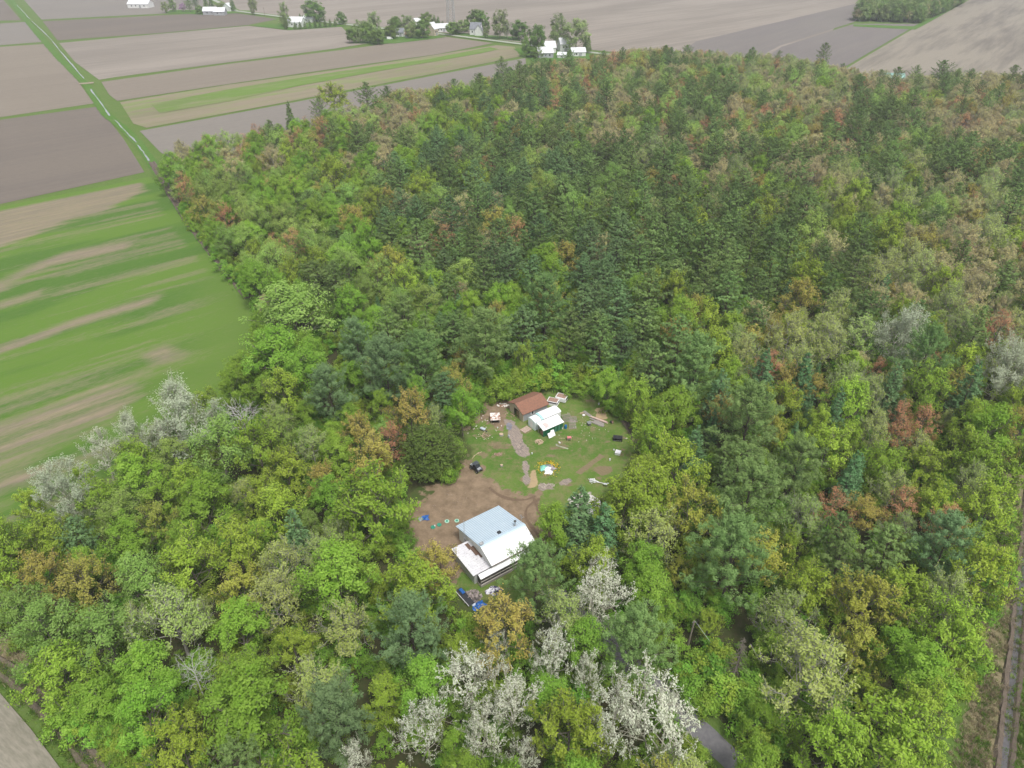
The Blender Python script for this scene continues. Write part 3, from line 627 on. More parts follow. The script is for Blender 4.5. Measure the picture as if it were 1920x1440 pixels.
bucket(1176, 823, 'pale bucket right of the black crate', 1.0, mat('cream_plastic', (.6, .58, .42), (.5, .47, .33), 4, .6), tip=1)
o = thing('stand', at(1067, 826), R(5), 'faded red topped stand on thin wooden legs', 'stand')
MB().box((0, 0, .95), (.95, .8, .06)).build('top', M_PINK, o, .015)
for x in (-.4, .4):
    for y in (-.33, .33): MB().box((x, y, .46), (.06, .06, .92)).build('leg', M_LOG, o)
MB().box((0, 0, .62), (.82, .68, .05)).build('shelf', M_GREYW, o)
# ---- lumber heap
def plank(u, v, rz, L_, w_, label, m, z=.05, tilt=0, th=.06):
    o = MB().box((0, 0, 0), (L_, w_, th), ry=tilt).build('plank', m, None, .006); o.location = at(u, v, z); o.rotation_euler = (0, 0, rz); return tag(o, label, 'plank', 'planks lying in the yard')
for k, (u, v, d, L_, w_, lab) in enumerate([(1122, 788, -34, 4.2, .5, 'pinkish plank on top of the lumber heap'), (1119, 791, -35, 3.8, .45, 'grey plank in the lumber heap, second from the front'), (1126, 788, -33, 3.6, .4, 'reddish plank at the back of the lumber heap'), (1117, 795, -36, 3.4, .5, 'grey plank at the front of the lumber heap'),
                                 (1130, 791, -30, 2.6, .35, 'short pinkish plank at the right end of the lumber heap')]):
    plank(u, v, R(d), L_, w_, lab, (M_PINKP, M_GREYW, M_RUSTB, M_GREYW, M_PINKP)[k], .32 - .05 * k)
bl = MB().box((0, 0, .15), (2.8, .9, .3)).build('timber_block', M_GREYW, None, .03); bl.location = at(1122, 796); bl.rotation_euler = (0, 0, R(-35)); tag(bl, 'grey timber base carrying the lumber heap', 'timber')
plank(1101, 776, R(-55), 2.6, .8, 'broken grey board lying beyond the lumber heap', M_GREYW); plank(1092, 774, R(20), 1.2, .3, 'yellowish scrap board left of the broken grey board', M_LOG)
plank(1054, 838.5, R(-26), 2.9, .34, 'long grey-green plank on the grass below the red stand', mat('mossy_plank', (.36, .38, .27), (.27, .28, .2), 4, .9)); plank(1046, 835, R(-40), 1.2, .25, 'short grey plank beside the long grey-green plank', M_GREYW); plank(1054, 822, R(0), 1.4, .1, 'thin pale batten pointing at the red stand', M_LOG)
for k, (u, v, d) in enumerate([(903, 818, -60), (907, 821, -48), (911, 817, -35), (906, 815, 70), (899, 820, 20)]): plank(u, v, R(d), 2.0, .08, 'thin bleached stick, ' + ('leftmost steep', 'second', 'rightmost', 'crossing', 'lower left')[k] + ' one of the stick pile', M_LOG, .1 + .05 * k)
for k, (u, v, d) in enumerate([(893, 852, 50), (898, 850, 38), (889, 856, 60)]): plank(u, v, R(d), 1.7, .1, 'pale stick on the grass above the utility buggy, ' + ('middle', 'right', 'left') + () if False else 'pale stick above the black buggy, ' + ('middle', 'right', 'left')[k] + ' one', M_LOG)
# bin, tyre tub, crate, square box, caps
o = thing('bin', at(1104, 797), R(25), 'grey bin with pale lid left of the lumber heap', 'bin'); MB().box((0, 0, .35), (.7, .8, .7)).build('body', mat('grey_plastic', (.12, .12, .12), (.08, .08, .08), 4, .6), o, .05); MB().box((0, 0, .75), (.82, .95, .1)).build('lid', M_STEEL, o, .03)
o = thing('tub', at(1146, 793.5), R(50), 'black tub tipped on its side at the lawn edge', 'tub'); q = MB().lathe((0, 0, 0), [(.25, 0), (.34, .6), (.36, .62), (.3, .58), (.2, .08)], 16).build('shell', M_BLACK, o); q.rotation_euler = (R(75), 0, 0); q.location = (0, .25, .36); q2 = MB().lathe((0, 0, .6), [(.33, 0), (.37, 0), (.37, .05), (.33, .05)], 16).build('rim', M_RUSTB, o); q2.rotation_euler = (R(75), 0, 0); q2.location = (0, .25, .36)
o = thing('crate', at(1158, 825), R(-9), 'black box crate alone on the lawn near the ditch', 'crate')
m_ = MB(); m_.box((0, 0, .82), (2.1, 1.25, .08)); m_.box((0, .6, .42), (2.05, .05, .74)); m_.box((-1.0, 0, .42), (.06, 1.2, .74)); m_.box((1.0, 0, .42), (.06, 1.2, .74)); m_.box((0, 0, .06), (2.05, 1.2, .1)); m_.build('shell', M_BLACK, o)
for x in (-1.0, 0, 1.0): MB().box((x * .98, -.6, .44), (.08, .06, .7)).build('post', M_BLACK, o)
MB().box((0, -.6, .3), (1.9, .04, .06)).build('rail', M_STEEL, o)
o = thing('white_box', at(1158.5, 851), R(-22), 'square white box on a bare patch below the black crate', 'box'); MB().box((0, 0, .3), (1.15, 1.1, .6)).build('body', M_PAINT, o, .04); MB().box((0, 0, .63), (1.2, 1.16, .05)).build('lid', mat('box_lid', (.80, .79, .83), (.72, .71, .75), 3, .5), o, .015)
# ---- flower ring with its scrap heap
fc = px(1027, 881); rng = np.random.default_rng(4); n_ = 230; a_ = np.where(rng.random(n_) < .65, rng.normal(1.3, .9, n_), rng.random(n_) * 6.28); rr_ = 1 + rng.normal(size=n_) * .2
FX = fc.x + np.cos(a_) * 2.15 * rr_; FY = fc.y + np.sin(a_) * 2.0 * rr_ + .2; cc = np.stack([FX, FY, .12 + rng.random(n_) * .3], 1)
nn = rng.normal(size=(n_, 3)) * .4 + np.array([0, -.3, 1]); lv, lf = quads0 = (None, None)
def flat_quads(c, nrm, s, rng):
    nrm = nrm / np.linalg.norm(nrm, axis=1, keepdims=True); a = rng.normal(size=c.shape); a -= (a * nrm).sum(1, keepdims=True) * nrm; a /= np.linalg.norm(a, axis=1, keepdims=True); b_ = np.cross(nrm, a); s = np.asarray(s)[:, None] / 2
    return np.stack([c - a * s, c + b_ * s, c + a * s, c - b_ * s], 1).reshape(-1, 3), np.arange(len(c) * 4).reshape(-1, 4)
v1, f1_ = flat_quads(cc, nn, .09 + rng.random(n_) * .12, rng)
cg = cc + rng.normal(size=cc.shape) * np.array([.35, .35, .05]); cg[:, 2] = .05 + rng.random(n_) * .2; v2, f2_ = flat_quads(cg, rng.normal(size=(n_, 3)) + np.array([0, 0, .6]), .2 + rng.random(n_) * .2, rng)
fm = fast_mesh('flower_ring', np.concatenate([v1, v2]), np.concatenate([f1_, f2_ + len(v1)]), [mat('marigold', (.75, .36, .012), (.70, .52, .02), 1.5, .7, .42, .58), mat('flower_leaves', (.09, .2, .02), (.14, .25, .03), 2, .8)], np.r_[np.zeros(n_, int), np.ones(n_, int)])
tag(link('flowers', fm), 'ring of yellow and orange flowers round the white scrap heap', None, None, 'stuff')
def crumpled(name, u, v, sx, sy, h, rz, label, cat, m, seed, grp=None, z=.06):
    """crumpled sheet with folds and thickness"""
    rg = np.random.default_rng(seed); nx, ny = 14, 12; vs = []; fs = []
    ph = rg.random(4) * 6
    for j in range(ny):
        for i in range(nx):
            a, b_ = i / (nx - 1) * 2 - 1, j / (ny - 1) * 2 - 1; e = 1 + .18 * math.sin(3 * math.atan2(b_, a) + ph[0])
            zz_ = h * max(0, 1 - .75 * (a * a + b_ * b_)) * (.6 + .4 * math.sin(4 * a + ph[1]) * math.cos(3.3 * b_ + ph[2])) + rg.random() * h * .22
            vs.append((a * sx / 2 * e, b_ * sy / 2 * e, z + zz_))
    for j in range(ny - 1):
        for i in range(nx - 1): k = j * nx + i; fs.append((k, k + 1, k + 1 + nx, k + nx))
    m_ = MB().add(vs, fs); o = m_.build(name, m, None); md = o.modifiers.new('thick', 'SOLIDIFY'); md.thickness = .02; md.offset = 1
    o.location = at(u, v); o.rotation_euler = (0, 0, rz); return tag(o, label, cat, grp)
crumpled('sheet', 1021, 878, 1.9, 1.5, .5, R(20), 'teal plastic sheet on the left of the flower-ringed heap', 'sheet', M_TEAL, 1); crumpled('sheet', 1029, 886, 1.5, 1.5, .55, R(-20), 'rounded white sheet at the front of the flower-ringed heap', 'sheet', M_PAINT, 2)
crumpled('sheet', 1027, 880.5, 1.9, .9, .62, R(25), 'long white sheet in the middle of the flower-ringed heap', 'sheet', M_PAINT, 3); crumpled('sheet', 1036, 879, 1.4, 1.2, .45, R(-50), 'grey-white sheet on the right of the flower-ringed heap', 'sheet', mat('dirty_sheet', (.5, .46, .46), (.2, .17, .18), 2.5, .8, .42, .55), 4)
crumpled('sheet', 1029, 874, 2.0, .8, .3, R(-8), 'dark grey sheet at the back of the flower-ringed heap', 'sheet', mat('dark_sheet', (.2, .22, .26), (.12, .13, .16), 3, .7), 5)
# ---- scrap frame and dish
o = thing('satellite_dish', at(1137, 911), R(200), 'pale round dish lying on the grass beyond the stone heap', 'dish')
q = MB().lathe((0, 0, 0), [(.05, 0), (.4, .05), (.62, .16), (.6, .175), (.38, .075), (.04, .03)], 20).build('bowl', mat('dish_grey', (.55, .57, .60), (.47, .49, .52), 3, .5), o); q.rotation_euler = (R(22), 0, 0); q.location = (0, 0, .35); MB().tube([(0, 0, .4), (0, -.35, 0.0)], .035, 6).build('foot', M_STEEL, o)
o = thing('metal_frame', at(1116, 905), R(-20), 'white tangled metal frame left of the round dish', 'frame'); m_ = MB(); rg = random.Random(4)
for k in range(11): a0_, b0_ = rg.uniform(-1.2, .3), rg.uniform(-.5, .5); m_.box((a0_, b0_, .12 + .05 * k), (rg.uniform(.5, 1.3), rg.uniform(.06, .16), .05), rz=rg.uniform(-.5, .5))
m_.build('slats', M_PAINT, o); MB().box((1.05, .05, .28), (1.9, .12, .08), rz=R(3)).build('arm', M_PAINT, o); MB().box((-.2, .45, .35), (.1, .95, .08), rz=R(30)).build('strut', M_PAINT, o)
# ---- utility buggy: x forward
def buggy(u, v, rz):
    o = thing('utility_buggy', at(u, v), rz, 'black utility buggy with roof rack parked on the bare yard', 'buggy'); BK = mat('buggy_black', (.016, .016, .018), (.028, .028, .03), 4, .35)
    b_ = MB(); b_.prism([(-1.35, .45), (1.3, .45), (1.42, .62), (1.38, .85), (.75, 1.0), (.55, .72), (-.35, .72), (-.4, .98), (-1.38, .98)], 'y', -.68, .68); b_.build('body', BK, o, .03)
    for x in (.92, -.95):
        for y in (-.72, .72):
            w_ = MB().tube([(x, y - .13, .33), (x, y + .13, .33)], .33, 16).build('wheel', M_BLACK, o); MB().tube([(x, y - .138, .33), (x, y + .138, .33)], .17, 12).build('rim', M_STEEL, w_)
    c = MB()
    for y in (-.62, .62): c.tube([(.72, y, .98), (.32, y * .95, 1.82), (-.55, y * .95, 1.84), (-.78, y, .95)], .035, 6)
    c.build('roll_cage', BK, o)
    MB().box((-.12, 0, 1.87), (1.0, 1.3, .06)).build('roof', mat('buggy_roof', (.07, .08, .095), (.05, .055, .065), 4, .4), o, .02)
    MB().box((.53, 0, 1.4), (.03, 1.15, .75), ry=R(-25)).build('windscreen', M_GLASS, o)
    st = MB().box((-.15, 0, .85), (.5, 1.15, .25)); st.box((-.4, 0, 1.15), (.15, 1.15, .5)); st.build('seat', M_BLACK, o, .04)
    MB().box((1.0, 0, .985), (.55, .9, .05), ry=R(13)).build('bonnet', mat('buggy_bonnet', (.33, .34, .36), (.22, .23, .25), 5, .35), o, .01)
    for y in (-.45, .45): MB().box((1.41, y, .74), (.04, .2, .1)).build('headlight', M_STEEL, o)
    MB().box((-.95, 0, 1.05), (.75, 1.2, .14)).build('cargo_bed', M_GREYWALL, o)
    MB().tube([(.35, .3, 1.1), (.42, .3, 1.2)], .17, 10).build('steering_wheel', M_BLACK, o)
buggy(893, 881, R(-47))
# ---- heaps of split wood, tarps, stumps
def heap(name, u, v, rx, ry, h, n, label, m, seed, size=(.35, .14, .12), kind='stuff', cat=None):
    rg = random.Random(seed); m_ = MB()
    for k in range(n):
        a = rg.random() * 6.28; t_ = rg.random() ** .6; z = h * (1 - t_) * rg.uniform(.5, 1) + .06
        s = rg.uniform(.6, 1.3); m_.box((math.cos(a) * rx * t_, math.sin(a) * ry * t_, z), tuple(q * s for q in size), rz=rg.random() * 6.28, rx=rg.uniform(-.5, .5), ry=rg.uniform(-.5, .5))
    o = m_.build(name, m, None); o.location = at(u, v); return tag(o, label, cat, None, kind)
heap('firewood', 873, 803, 1.15, 1.0, .4, 90, 'pale split firewood heap left of the low shelter', M_LOG, 1); heap('firewood', 1011, 829, .9, .9, .4, 60, 'pale split firewood heap below the leaning white boards', M_LOG, 2)
heap('rubble', 1086, 940, 2.2, 2.0, .5, 150, 'pale broken rubble, left part of the heap behind the larch', mat('rubble_stone', (.62, .58, .54), (.45, .40, .37), 2, .9), 3, (.5, .35, .1)); heap('rubble', 1112, 948, 1.5, 2.6, .5, 140, 'pale broken rubble, right part of the heap behind the larch', mat('rubble_white', (.72, .70, .69), (.5, .46, .45), 2, .9), 4, (.45, .35, .12))
heap('rubble', 1025, 911, 1.7, .8, .12, 110, 'grey bark chips at the corner of the drive', mat('bark_chips', (.48, .42, .35), (.22, .18, .15), 3, .95), 5, (.35, .12, .05))
heap('debris', 976, 836, .7, 2.6, .08, 160, 'brown and grey shingle debris along the rubble strip', mat('shingle_debris', (.42, .34, .28), (.18, .16, .15), 2.5, .95), 6, (.4, .16, .04)); heap('debris', 955, 800, .7, 1.4, .08, 60, 'grey slate debris at the top of the rubble strip', mat('slate_debris', (.25, .25, .28), (.17, .17, .2), 2.5, .9), 7, (.4, .25, .04))
heap('debris', 945, 760, 1.6, .8, .15, 50, 'rusty litter left of the garage', M_RUST, 8, (.35, .25, .06)); heap('debris', 1142, 770, 1.3, .6, .2, 30, 'white and brown litter at the far lawn edge', mat('litter', (.7, .68, .66), (.3, .22, .17), 2, .9), 9, (.3, .25, .1))
heap('debris', 935, 852, 1.5, .5, .1, 40, 'brown litter across the lawn above the flower heap', M_RUSTB, 10, (.4, .14, .05)); heap('debris', 886, 769, 1.0, .5, .12, 30, 'white and rusty litter left of the shelter', M_RUST, 12, (.3, .2, .06))
heap('litter', 905, 795, 4.6, 6.0, .03, 75, 'scattered pale and rusty scraps on the left of the lawn', mat('scrap_bits', (.62, .58, .54), (.26, .15, .10), 1.1, .9, .46, .54), 31, (.34, .16, .05))
heap('litter', 1090, 800, 6.5, 6.0, .03, 60, 'scattered scraps on the right of the lawn', mat('scrap_bits_grey', (.55, .52, .48), (.3, .24, .18), 1.1, .9, .46, .54), 32, (.3, .14, .05))
heap('litter', 960, 775, 2.6, 2.6, .05, 40, 'rusty scraps before the open garage', M_RUSTB, 33, (.35, .2, .06))
heap('litter', 850, 945, 5.0, 4.0, .03, 45, 'twigs and chips strewn over the bare yard', mat('yard_chips', (.34, .26, .19), (.12, .09, .065), 2, .95), 34, (.45, .07, .04))
crumpled('tarp', 894, 771, 2.4, 2.2, .5, R(-20), 'grey tarp heap under the trees left of the shelter', 'tarp', M_TARPG, 11)
for u, v, s, lab in ((940, 816, .5, 'grey wide tree stump beside the rubble strip'), (940.5, 874, .33, 'small pale tree stump right of the black buggy')):
    o = thing('stump', at(u, v), 0, lab, 'stump'); MB().lathe((0, 0, 0), [(s * 1.12, 0), (s, .15), (s * .96, .38)], 14).build('bark', M_GREYW, o); MB().lathe((0, 0, .375), [(s * .9, 0), (s * .88, .02)], 14).build('cut_face', M_LOG, o)
o = thing('wheelbarrow', at(906, 808), R(-30), 'pale grey wheelbarrow on the lawn below the low shelter', 'wheelbarrow'); m_ = MB(); m_.prism([(-.55, .5), (.45, .38), (.6, .75), (-.7, .78)], 'y', -.33, .33); m_.build('tray', mat('barrow_tray', (.5, .56, .62), (.38, .43, .48), 4, .5), o, .03)
for y in (-.25, .25): MB().tube([(.9, y * .4, .25), (-.3, y, .45), (-1.2, y * 1.1, .6)], .025, 6).build('shaft', M_GREYW, o); MB().tube([(-.35, y, .45), (-.45, y, 0)], .02, 5).build('leg', M_STEEL, o)
MB().tube([(.85, -.05, .22), (.85, .05, .22)], .22, 12).build('wheel', M_BLACK, o)
o = MB().lathe((0, 0, 0), [(.2, 0), (.24, .3), (.2, .62), (.1, .66)], 12).build('canister', M_GREYWALL, None); o.location = at(954, 820); tag(o, 'small pale blue canister left of the rubble strip', 'canister')
# round green lids, blue tub
for k, (u, v, l_) in enumerate([(812, 989, 'dark green round lid, leftmost of the row by the cottage'), (823.5, 984.5, 'green round lid, second from the left by the cottage'), (838, 978, 'pale green round lid, third from the left by the cottage'), (856.5, 977, 'pale green round lid, right at the cottage roof corner')]):
    o = thing('round_lid', at(u, v), 0, l_, 'lid', 'round green lids in the yard'); MB().lathe((0, 0, 0), [(.46, 0), (.46, .14), (.42, .18), (.30, .17)], 20).build('rim', M_GREEND if k < 2 else M_GREENL, o); MB().lathe((0, 0, .165), [(.26, 0), (.24, .05), (.1, .06)], 16).build('hub', M_GREEND, o)
bucket(815.5, 987.5, 'white bucket beside the dark green lid', .9)
crumpled('tarp', 797, 972, 1.5, 1.3, .6, R(10), 'crumpled blue tarp on the yard left of the green lids', 'tarp', M_BLUE, 21); crumpled('tarp', 789, 974, 1.0, .9, .35, R(40), 'grey tarp beside the crumpled blue tarp', 'tarp', M_TARPG, 22)
crumpled('tarp', 898, 1137, 2.3, 1.3, .6, R(35), 'bright blue tarp over the front of the junk heap', 'tarp', M_BLUE, 23); crumpled('tarp', 884, 1131, 1.5, 1.0, .4, R(-30), 'pale blue-white tarp beside the bright blue one', 'tarp', mat('pale_tarp', (.6, .68, .74), (.45, .5, .6), 3, .6), 24)
heap('debris', 886, 1120, 1.7, 1.6, .6, 120, 'mixed brown and grey junk heap before the porch', mat('junk_mix', (.38, .32, .30), (.10, .085, .08), 1.6, .9, .4, .6), 25, (.5, .25, .15))
heap('debris', 926, 1108, 1.5, .9, .45, 60, 'white and dark rubbish along the porch', mat('junk_white', (.75, .74, .78), (.06, .05, .11), 1.3, .8, .45, .55), 26, (.45, .3, .2))
o = thing('flat_cart', at(872, 1122), R(-52), 'dark flat cart with white edge left of the junk heap', 'cart'); MB().box((0, 0, .45), (4.2, 1.2, .12)).build('deck', M_BLACK, o, .02); MB().box((0, -.64, .5), (4.2, .07, .14)).build('side_rail', M_PAINT, o); MB().box((-1.2, .2, .62), (1.2, .6, .25)).build('load', M_BLUE, o, .04)
for x in (-1.3, 1.3): MB().tube([(x, -.5, .22), (x, .5, .22)], .22, 12).build('wheel', M_BLACK, o)
bd = MB().box((0, 0, .12), (1.25, .4, .2)).build('white_block', M_PAINT, None, .05); bd.location = at(1048.5, 1029.5); bd.rotation_euler = (0, 0, R(-8)); tag(bd, 'small white block on the verge right of the cottage', 'block')
# footbridge over the small ditch at the lawn's right edge
o = thing('footbridge', at(1193, 827), R(-8), 'small brown plank bridge over the dark ditch', 'footbridge'); MB().box((0, 0, .25), (1.9, .9, .1)).build('deck', M_RUSTB, o, .01); m_ = MB().box((-.6, 0, .1), (.1, .9, .2)); m_.box((.6, 0, .1), (.1, .9, .2)); m_.build('bearer', M_GREYW, o)
strip('ditch_bank', poly_px([(1158, 772), (1172, 790), (1186, 812), (1196, 832), (1206, 850), (1214, 872)]), 1.8, MUD, .06, DITCH, .15, .8)
# fallen white trunks at the wood's edge right of the lawn
for k, (a, b_, lab) in enumerate([((1186, 772), (1208, 782), 'white fallen log at the lawn edge, lower one'), ((1180, 742), (1216, 758), 'pale fallen log among the shrubs, upper one'), ((1186, 786), (1212, 788), 'thin pale fallen log between the two others')]):
    p0, p1 = px(*a), px(*b_); o = MB().tube([p0 + Vector((0, 0, .5)), (p0 + p1) / 2 + Vector((0, 0, .75)), p1 + Vector((0, 0, .9))], .11 if k < 2 else .06, 7, .07 if k < 2 else .03).build('fallen_log', BARKW_, None) if False else MB().tube([p0 + Vector((0, 0, 1.2)), (p0 + p1) / 2 + Vector((0, 0, 1.35)), p1 + Vector((0, 0, 1.5))], .12 if k < 2 else .06, 7, .07 if k < 2 else .03).build('fallen_log', mat('bleached_log', (.62, .6, .56), (.48, .45, .42), 5, .9), None)
    tag(o, lab, 'log', 'fallen pale logs')
# utility pole with its line
pb = px(1288, 1218); o = thing('utility_pole', (pb.x, pb.y, 0), 0, 'short wooden utility pole standing among shrubs by the lane', 'pole')
MB().tube([(0, 0, 0), (.15, 0, 7.2)], .16, 10, .12).build('shaft', M_POLE, o); MB().box((.15, .0, 6.9), (.5, .1, .1)).build('bracket', M_STEEL, o); MB().lathe((.35, 0, 6.95), [(.05, 0), (.06, .1), (.03, .16)], 8).build('insulator', M_CONC, o)
q0 = Vector((.4, 0, 7.05)); q1 = px(1420, 1300, 1.5) - pb
MB().tube([q0.lerp(q1, t) - Vector((0, 0, 4 * .8 * t * (1 - t))) for t in np.linspace(0, 1, 12)], .018, 4).build('cable', M_STEEL, o)

# ================================================================ FAR FARMS
M_DISTROOF = mat('far_metal_roof', (.72, .73, .75), (.62, .63, .65), .3, .5); M_DISTWALL = mat('far_white_wall', (.70, .70, .68), (.60, .60, .58), .4, .8); M_GREYROOF = mat('grey_shingle_roof', (.20, .21, .23), (.15, .16, .18), .5, .8)
def barn(name, u, v, wpx, dep, hw, hr, rz, label, cat, wallm=None, roofm=None, win=2, door=True):
    """gabled building: x along its ridge; wpx = length in the photograph"""
    c = px(u, v); _, _, f = proj(c.x, c.y, 0); L_ = wpx * f / FPX; o = thing(name, (c.x, c.y, 0), rz, label, cat, 'far farm buildings')
    m_ = MB(); m_.prism([(-dep / 2, 0), (dep / 2, 0), (dep / 2, hw), (0, hr - .15), (-dep / 2, hw)], 'x', -L_ / 2, L_ / 2); wl_ = m_.build('wall', wallm or M_DISTWALL, o)
    m_ = MB(); e = .4; s = (hr - hw) / (dep / 2); m_.prism([(-dep / 2 - e, hw - e * s), (0, hr), (dep / 2 + e, hw - e * s), (dep / 2 + e, hw - e * s - .2), (0, hr - .2), (-dep / 2 - e, hw - e * s - .2)], 'x', -L_ / 2 - .4, L_ / 2 + .4); m_.build('roof', roofm or M_DISTROOF, o)
    for k in range(win): MB().box((-L_ / 2 + L_ * (k + 1) / (win + 1.0), -dep / 2 - .03, hw * .55), (1.2, .08, 1.3)).build('window', M_GLASS, wl_)
    if door: MB().box((L_ * .1, -dep / 2 - .04, 1.2), (2.4 if hw > 3 else 1.1, .1, 2.4)).build('door', M_GREYWALL, wl_)
    return o
RD = R(-26)      # along the farm road
barn('barn', 265, 14, 40, 14, 4.5, 8, RD + R(22), 'long white barn alone on the far soil, upper left', 'barn', win=4)
barn('barn', 396, 27, 24, 10, 4, 7.5, R(2), 'left one of two grey-roofed sheds at the far left farm', 'barn', M_GREYWALL); barn('barn', 414, 28, 20, 10, 4, 7.5, R(4), 'right one of two grey-roofed sheds at the far left farm', 'barn', M_GREYWALL)
barn('farmhouse', 429, 21, 10, 9, 5, 8.5, R(70), 'small white house beside the far left spruces', 'house')
barn('barn', 557, 50, 27, 13, 5, 9, R(-6), 'white barn behind the row of conical trees', 'barn'); barn('barn', 580, 41, 18, 8, 3.5, 6, R(-8), 'low white shed behind the white barn', 'barn')
barn('farmhouse', 752, 68, 14, 8, 4, 7, R(-10), 'pale grey house hidden by trees, left part of the roadside farm', 'house', roofm=M_GREYROOF); barn('shed', 766, 70, 10, 6, 3, 5, R(-10), 'low brown-roofed shed beside the pale grey house', 'shed', M_GREYWALL, M_RUSTB, 1)
barn('barn', 811, 66, 13, 9, 6, 11, R(60), 'tall cream gabled barn at the roadside', 'barn', M_BEIGE); barn('barn', 829, 59, 25, 10, 4, 7, R(12), 'long white building right of the cream barn', 'barn', win=4); barn('shed', 783, 46, 12, 7, 3.5, 6, R(20), 'small white roof amid trees behind the roadside farm', 'shed')
barn('farmhouse', 893, 65, 20, 10, 5.5, 10.5, R(-10), 'white house with dark grey gable roof at the road', 'house', roofm=M_GREYROOF, win=3); barn('farmhouse', 898, 67, 9, 7, 5, 9.5, R(80), 'gabled front wing of the white roadside house', 'house', roofm=M_GREYROOF, win=1)
barn('barn', 1021, 107, 28, 12, 4.2, 7.6, R(8), 'white metal barn left of the far trees, nearest to the wood', 'barn', M_GREYWALL, win=3); barn('barn', 1029, 98, 22, 10, 4.5, 8.5, R(10), 'white barn roof right behind the nearest far barn', 'barn'); barn('farmhouse', 1056, 95, 18, 9, 6, 10, R(15), 'tall white house between the two big far trees', 'house', win=2); barn('barn', 1083, 104, 26, 10, 3.5, 6, R(6), 'low white shed right of the tall white house', 'barn', win=2); barn('shed', 1054, 108, 16, 7, 2.6, 4.2, R(-12), 'low white shed half hidden by the wood edge', 'shed', win=1)
barn('barn', 1672, 157, 34, 10, 4, 6.8, R(-12), 'teal-roofed building half hidden in the far right wood', 'barn', None, mat('teal_roof', (.22, .38, .33), (.18, .32, .28), .5, .6), 3)
# white van by the roadside farm
def van(u, v, rz, label):
    o = thing('van', at(u, v, 0), rz, label, 'van'); m_ = MB(); m_.prism([(-2.6, .4), (2.5, .4), (2.6, 1.0), (1.9, 1.25), (1.3, 2.1), (-2.6, 2.15)], 'y', -.95, .95); m_.build('body', M_PAINT, o, .08)
    for x in (-1.6, 1.6):
        for y in (-.85, .85): MB().tube([(x, y - .12, .36), (x, y + .12, .36)], .36, 12).build('wheel', M_BLACK, o)
    MB().box((1.66, 0, 1.68), (.05, 1.6, .75), ry=R(-36)).build('windscreen', M_GLASS, o)
van(731, 74, R(10), 'white van parked beside the trees of the roadside farm')
# lattice tower
tb_ = px(846, 50); o = thing('lattice_tower', (tb_.x, tb_.y, 0), R(20), 'tall grey lattice tower rising beyond the roadside farms', 'tower'); TZ = 72; hb, ht = 3.4, 1.1
for sx_ in (-1, 1):
    for sy_ in (-1, 1): MB().tube([(sx_ * hb, sy_ * hb, 0), (sx_ * ht, sy_ * ht, TZ)], .30, 6, .16).build('leg', M_STEEL, o)
m_ = MB(); nb_ = 16
for k in range(nb_):
    z0, z1 = TZ * k / nb_, TZ * (k + 1) / nb_; h0_, h1_ = hb + (ht - hb) * k / nb_, hb + (ht - hb) * (k + 1) / nb_
    for (ax, ay), (bx_, by_) in (((-1, -1), (1, -1)), ((1, -1), (1, 1)), ((1, 1), (-1, 1)), ((-1, 1), (-1, -1))):
        m_.tube([(ax * h0_, ay * h0_, z0), (bx_ * h1_, by_ * h1_, z1)], .09, 4); m_.tube([(bx_ * h0_, by_ * h0_, z0), (ax * h1_, ay * h1_, z1)], .09, 4); m_.tube([(ax * h1_, ay * h1_, z1), (bx_ * h1_, by_ * h1_, z1)], .09, 4)
m_.build('bracing', M_STEEL, o)
for k, (u, v) in enumerate([(983, 86), (498, 36)]):
    c = px(u, v); o = thing('utility_pole', (c.x, c.y, 0), RD, ('wooden power pole beside the far road, right of the farmhouses', 'wooden power pole beside the far road at upper left')[k], 'pole'); MB().tube([(0, 0, 0), (0, 0, 11)], .2, 8, .14).build('shaft', M_POLE, o); MB().box((0, 0, 10.2), (.12, 2.2, .14)).build('crossarm', M_POLE, o)

# ================================================================ TREES
def leaf_mat(name, c, c2, trans=.35, hue=.025, val=.28):
    """foliage: colour varies from leaf clump to leaf clump (attribute tint, lightened on top of pine plumes) and from tree to tree"""
    m = bpy.data.materials.new(name); m.use_nodes = True; n = m.node_tree; n.nodes.clear()
    o = n.nodes.new('ShaderNodeOutputMaterial'); d = n.nodes.new('ShaderNodeBsdfDiffuse'); t = n.nodes.new('ShaderNodeBsdfTranslucent')
    mx = n.nodes.new('ShaderNodeMixShader'); mx.inputs[0].default_value = trans
    oi = n.nodes.new('ShaderNodeObjectInfo'); h = n.nodes.new('ShaderNodeHueSaturation')
    col = mixc(n, attr(n, 'tint'), c, c2)
    r1 = oi.outputs['Random']
    fr = math1(n, 'FRACT', math1(n, 'MULTIPLY', r1, 7.31), 0.0)
    n.links.new(math1(n, 'ADD', math1(n, 'MULTIPLY', r1, 2 * hue), .5 - hue), h.inputs['Hue'])
    n.links.new(math1(n, 'ADD', math1(n, 'MULTIPLY', fr, 2 * val), 1 - val), h.inputs['Value'])
    h.inputs['Saturation'].default_value = 1.0
    n.links.new(col, h.inputs['Color'])
    n.links.new(h.outputs[0], d.inputs[0]); n.links.new(h.outputs[0], t.inputs[0])
    n.links.new(d.outputs[0], mx.inputs[1]); n.links.new(t.outputs[0], mx.inputs[2]); n.links.new(mx.outputs[0], o.inputs[0])
    return m
BARK = mat('grey_bark', (.17, .145, .12), (.11, .095, .08), 4, .95)
BARKP = mat('pine_bark', (.085, .065, .05), (.06, .045, .035), 4, .95)
BARKL = mat('pale_bark', (.34, .325, .29), (.25, .235, .20), 4, .9)
BARKPOP = mat('poplar_bark', (.44, .42, .34), (.31, .295, .235), 4, .9)
BARKW = mat('bleached_wood', (.58, .56, .54), (.45, .43, .41), 5, .9)
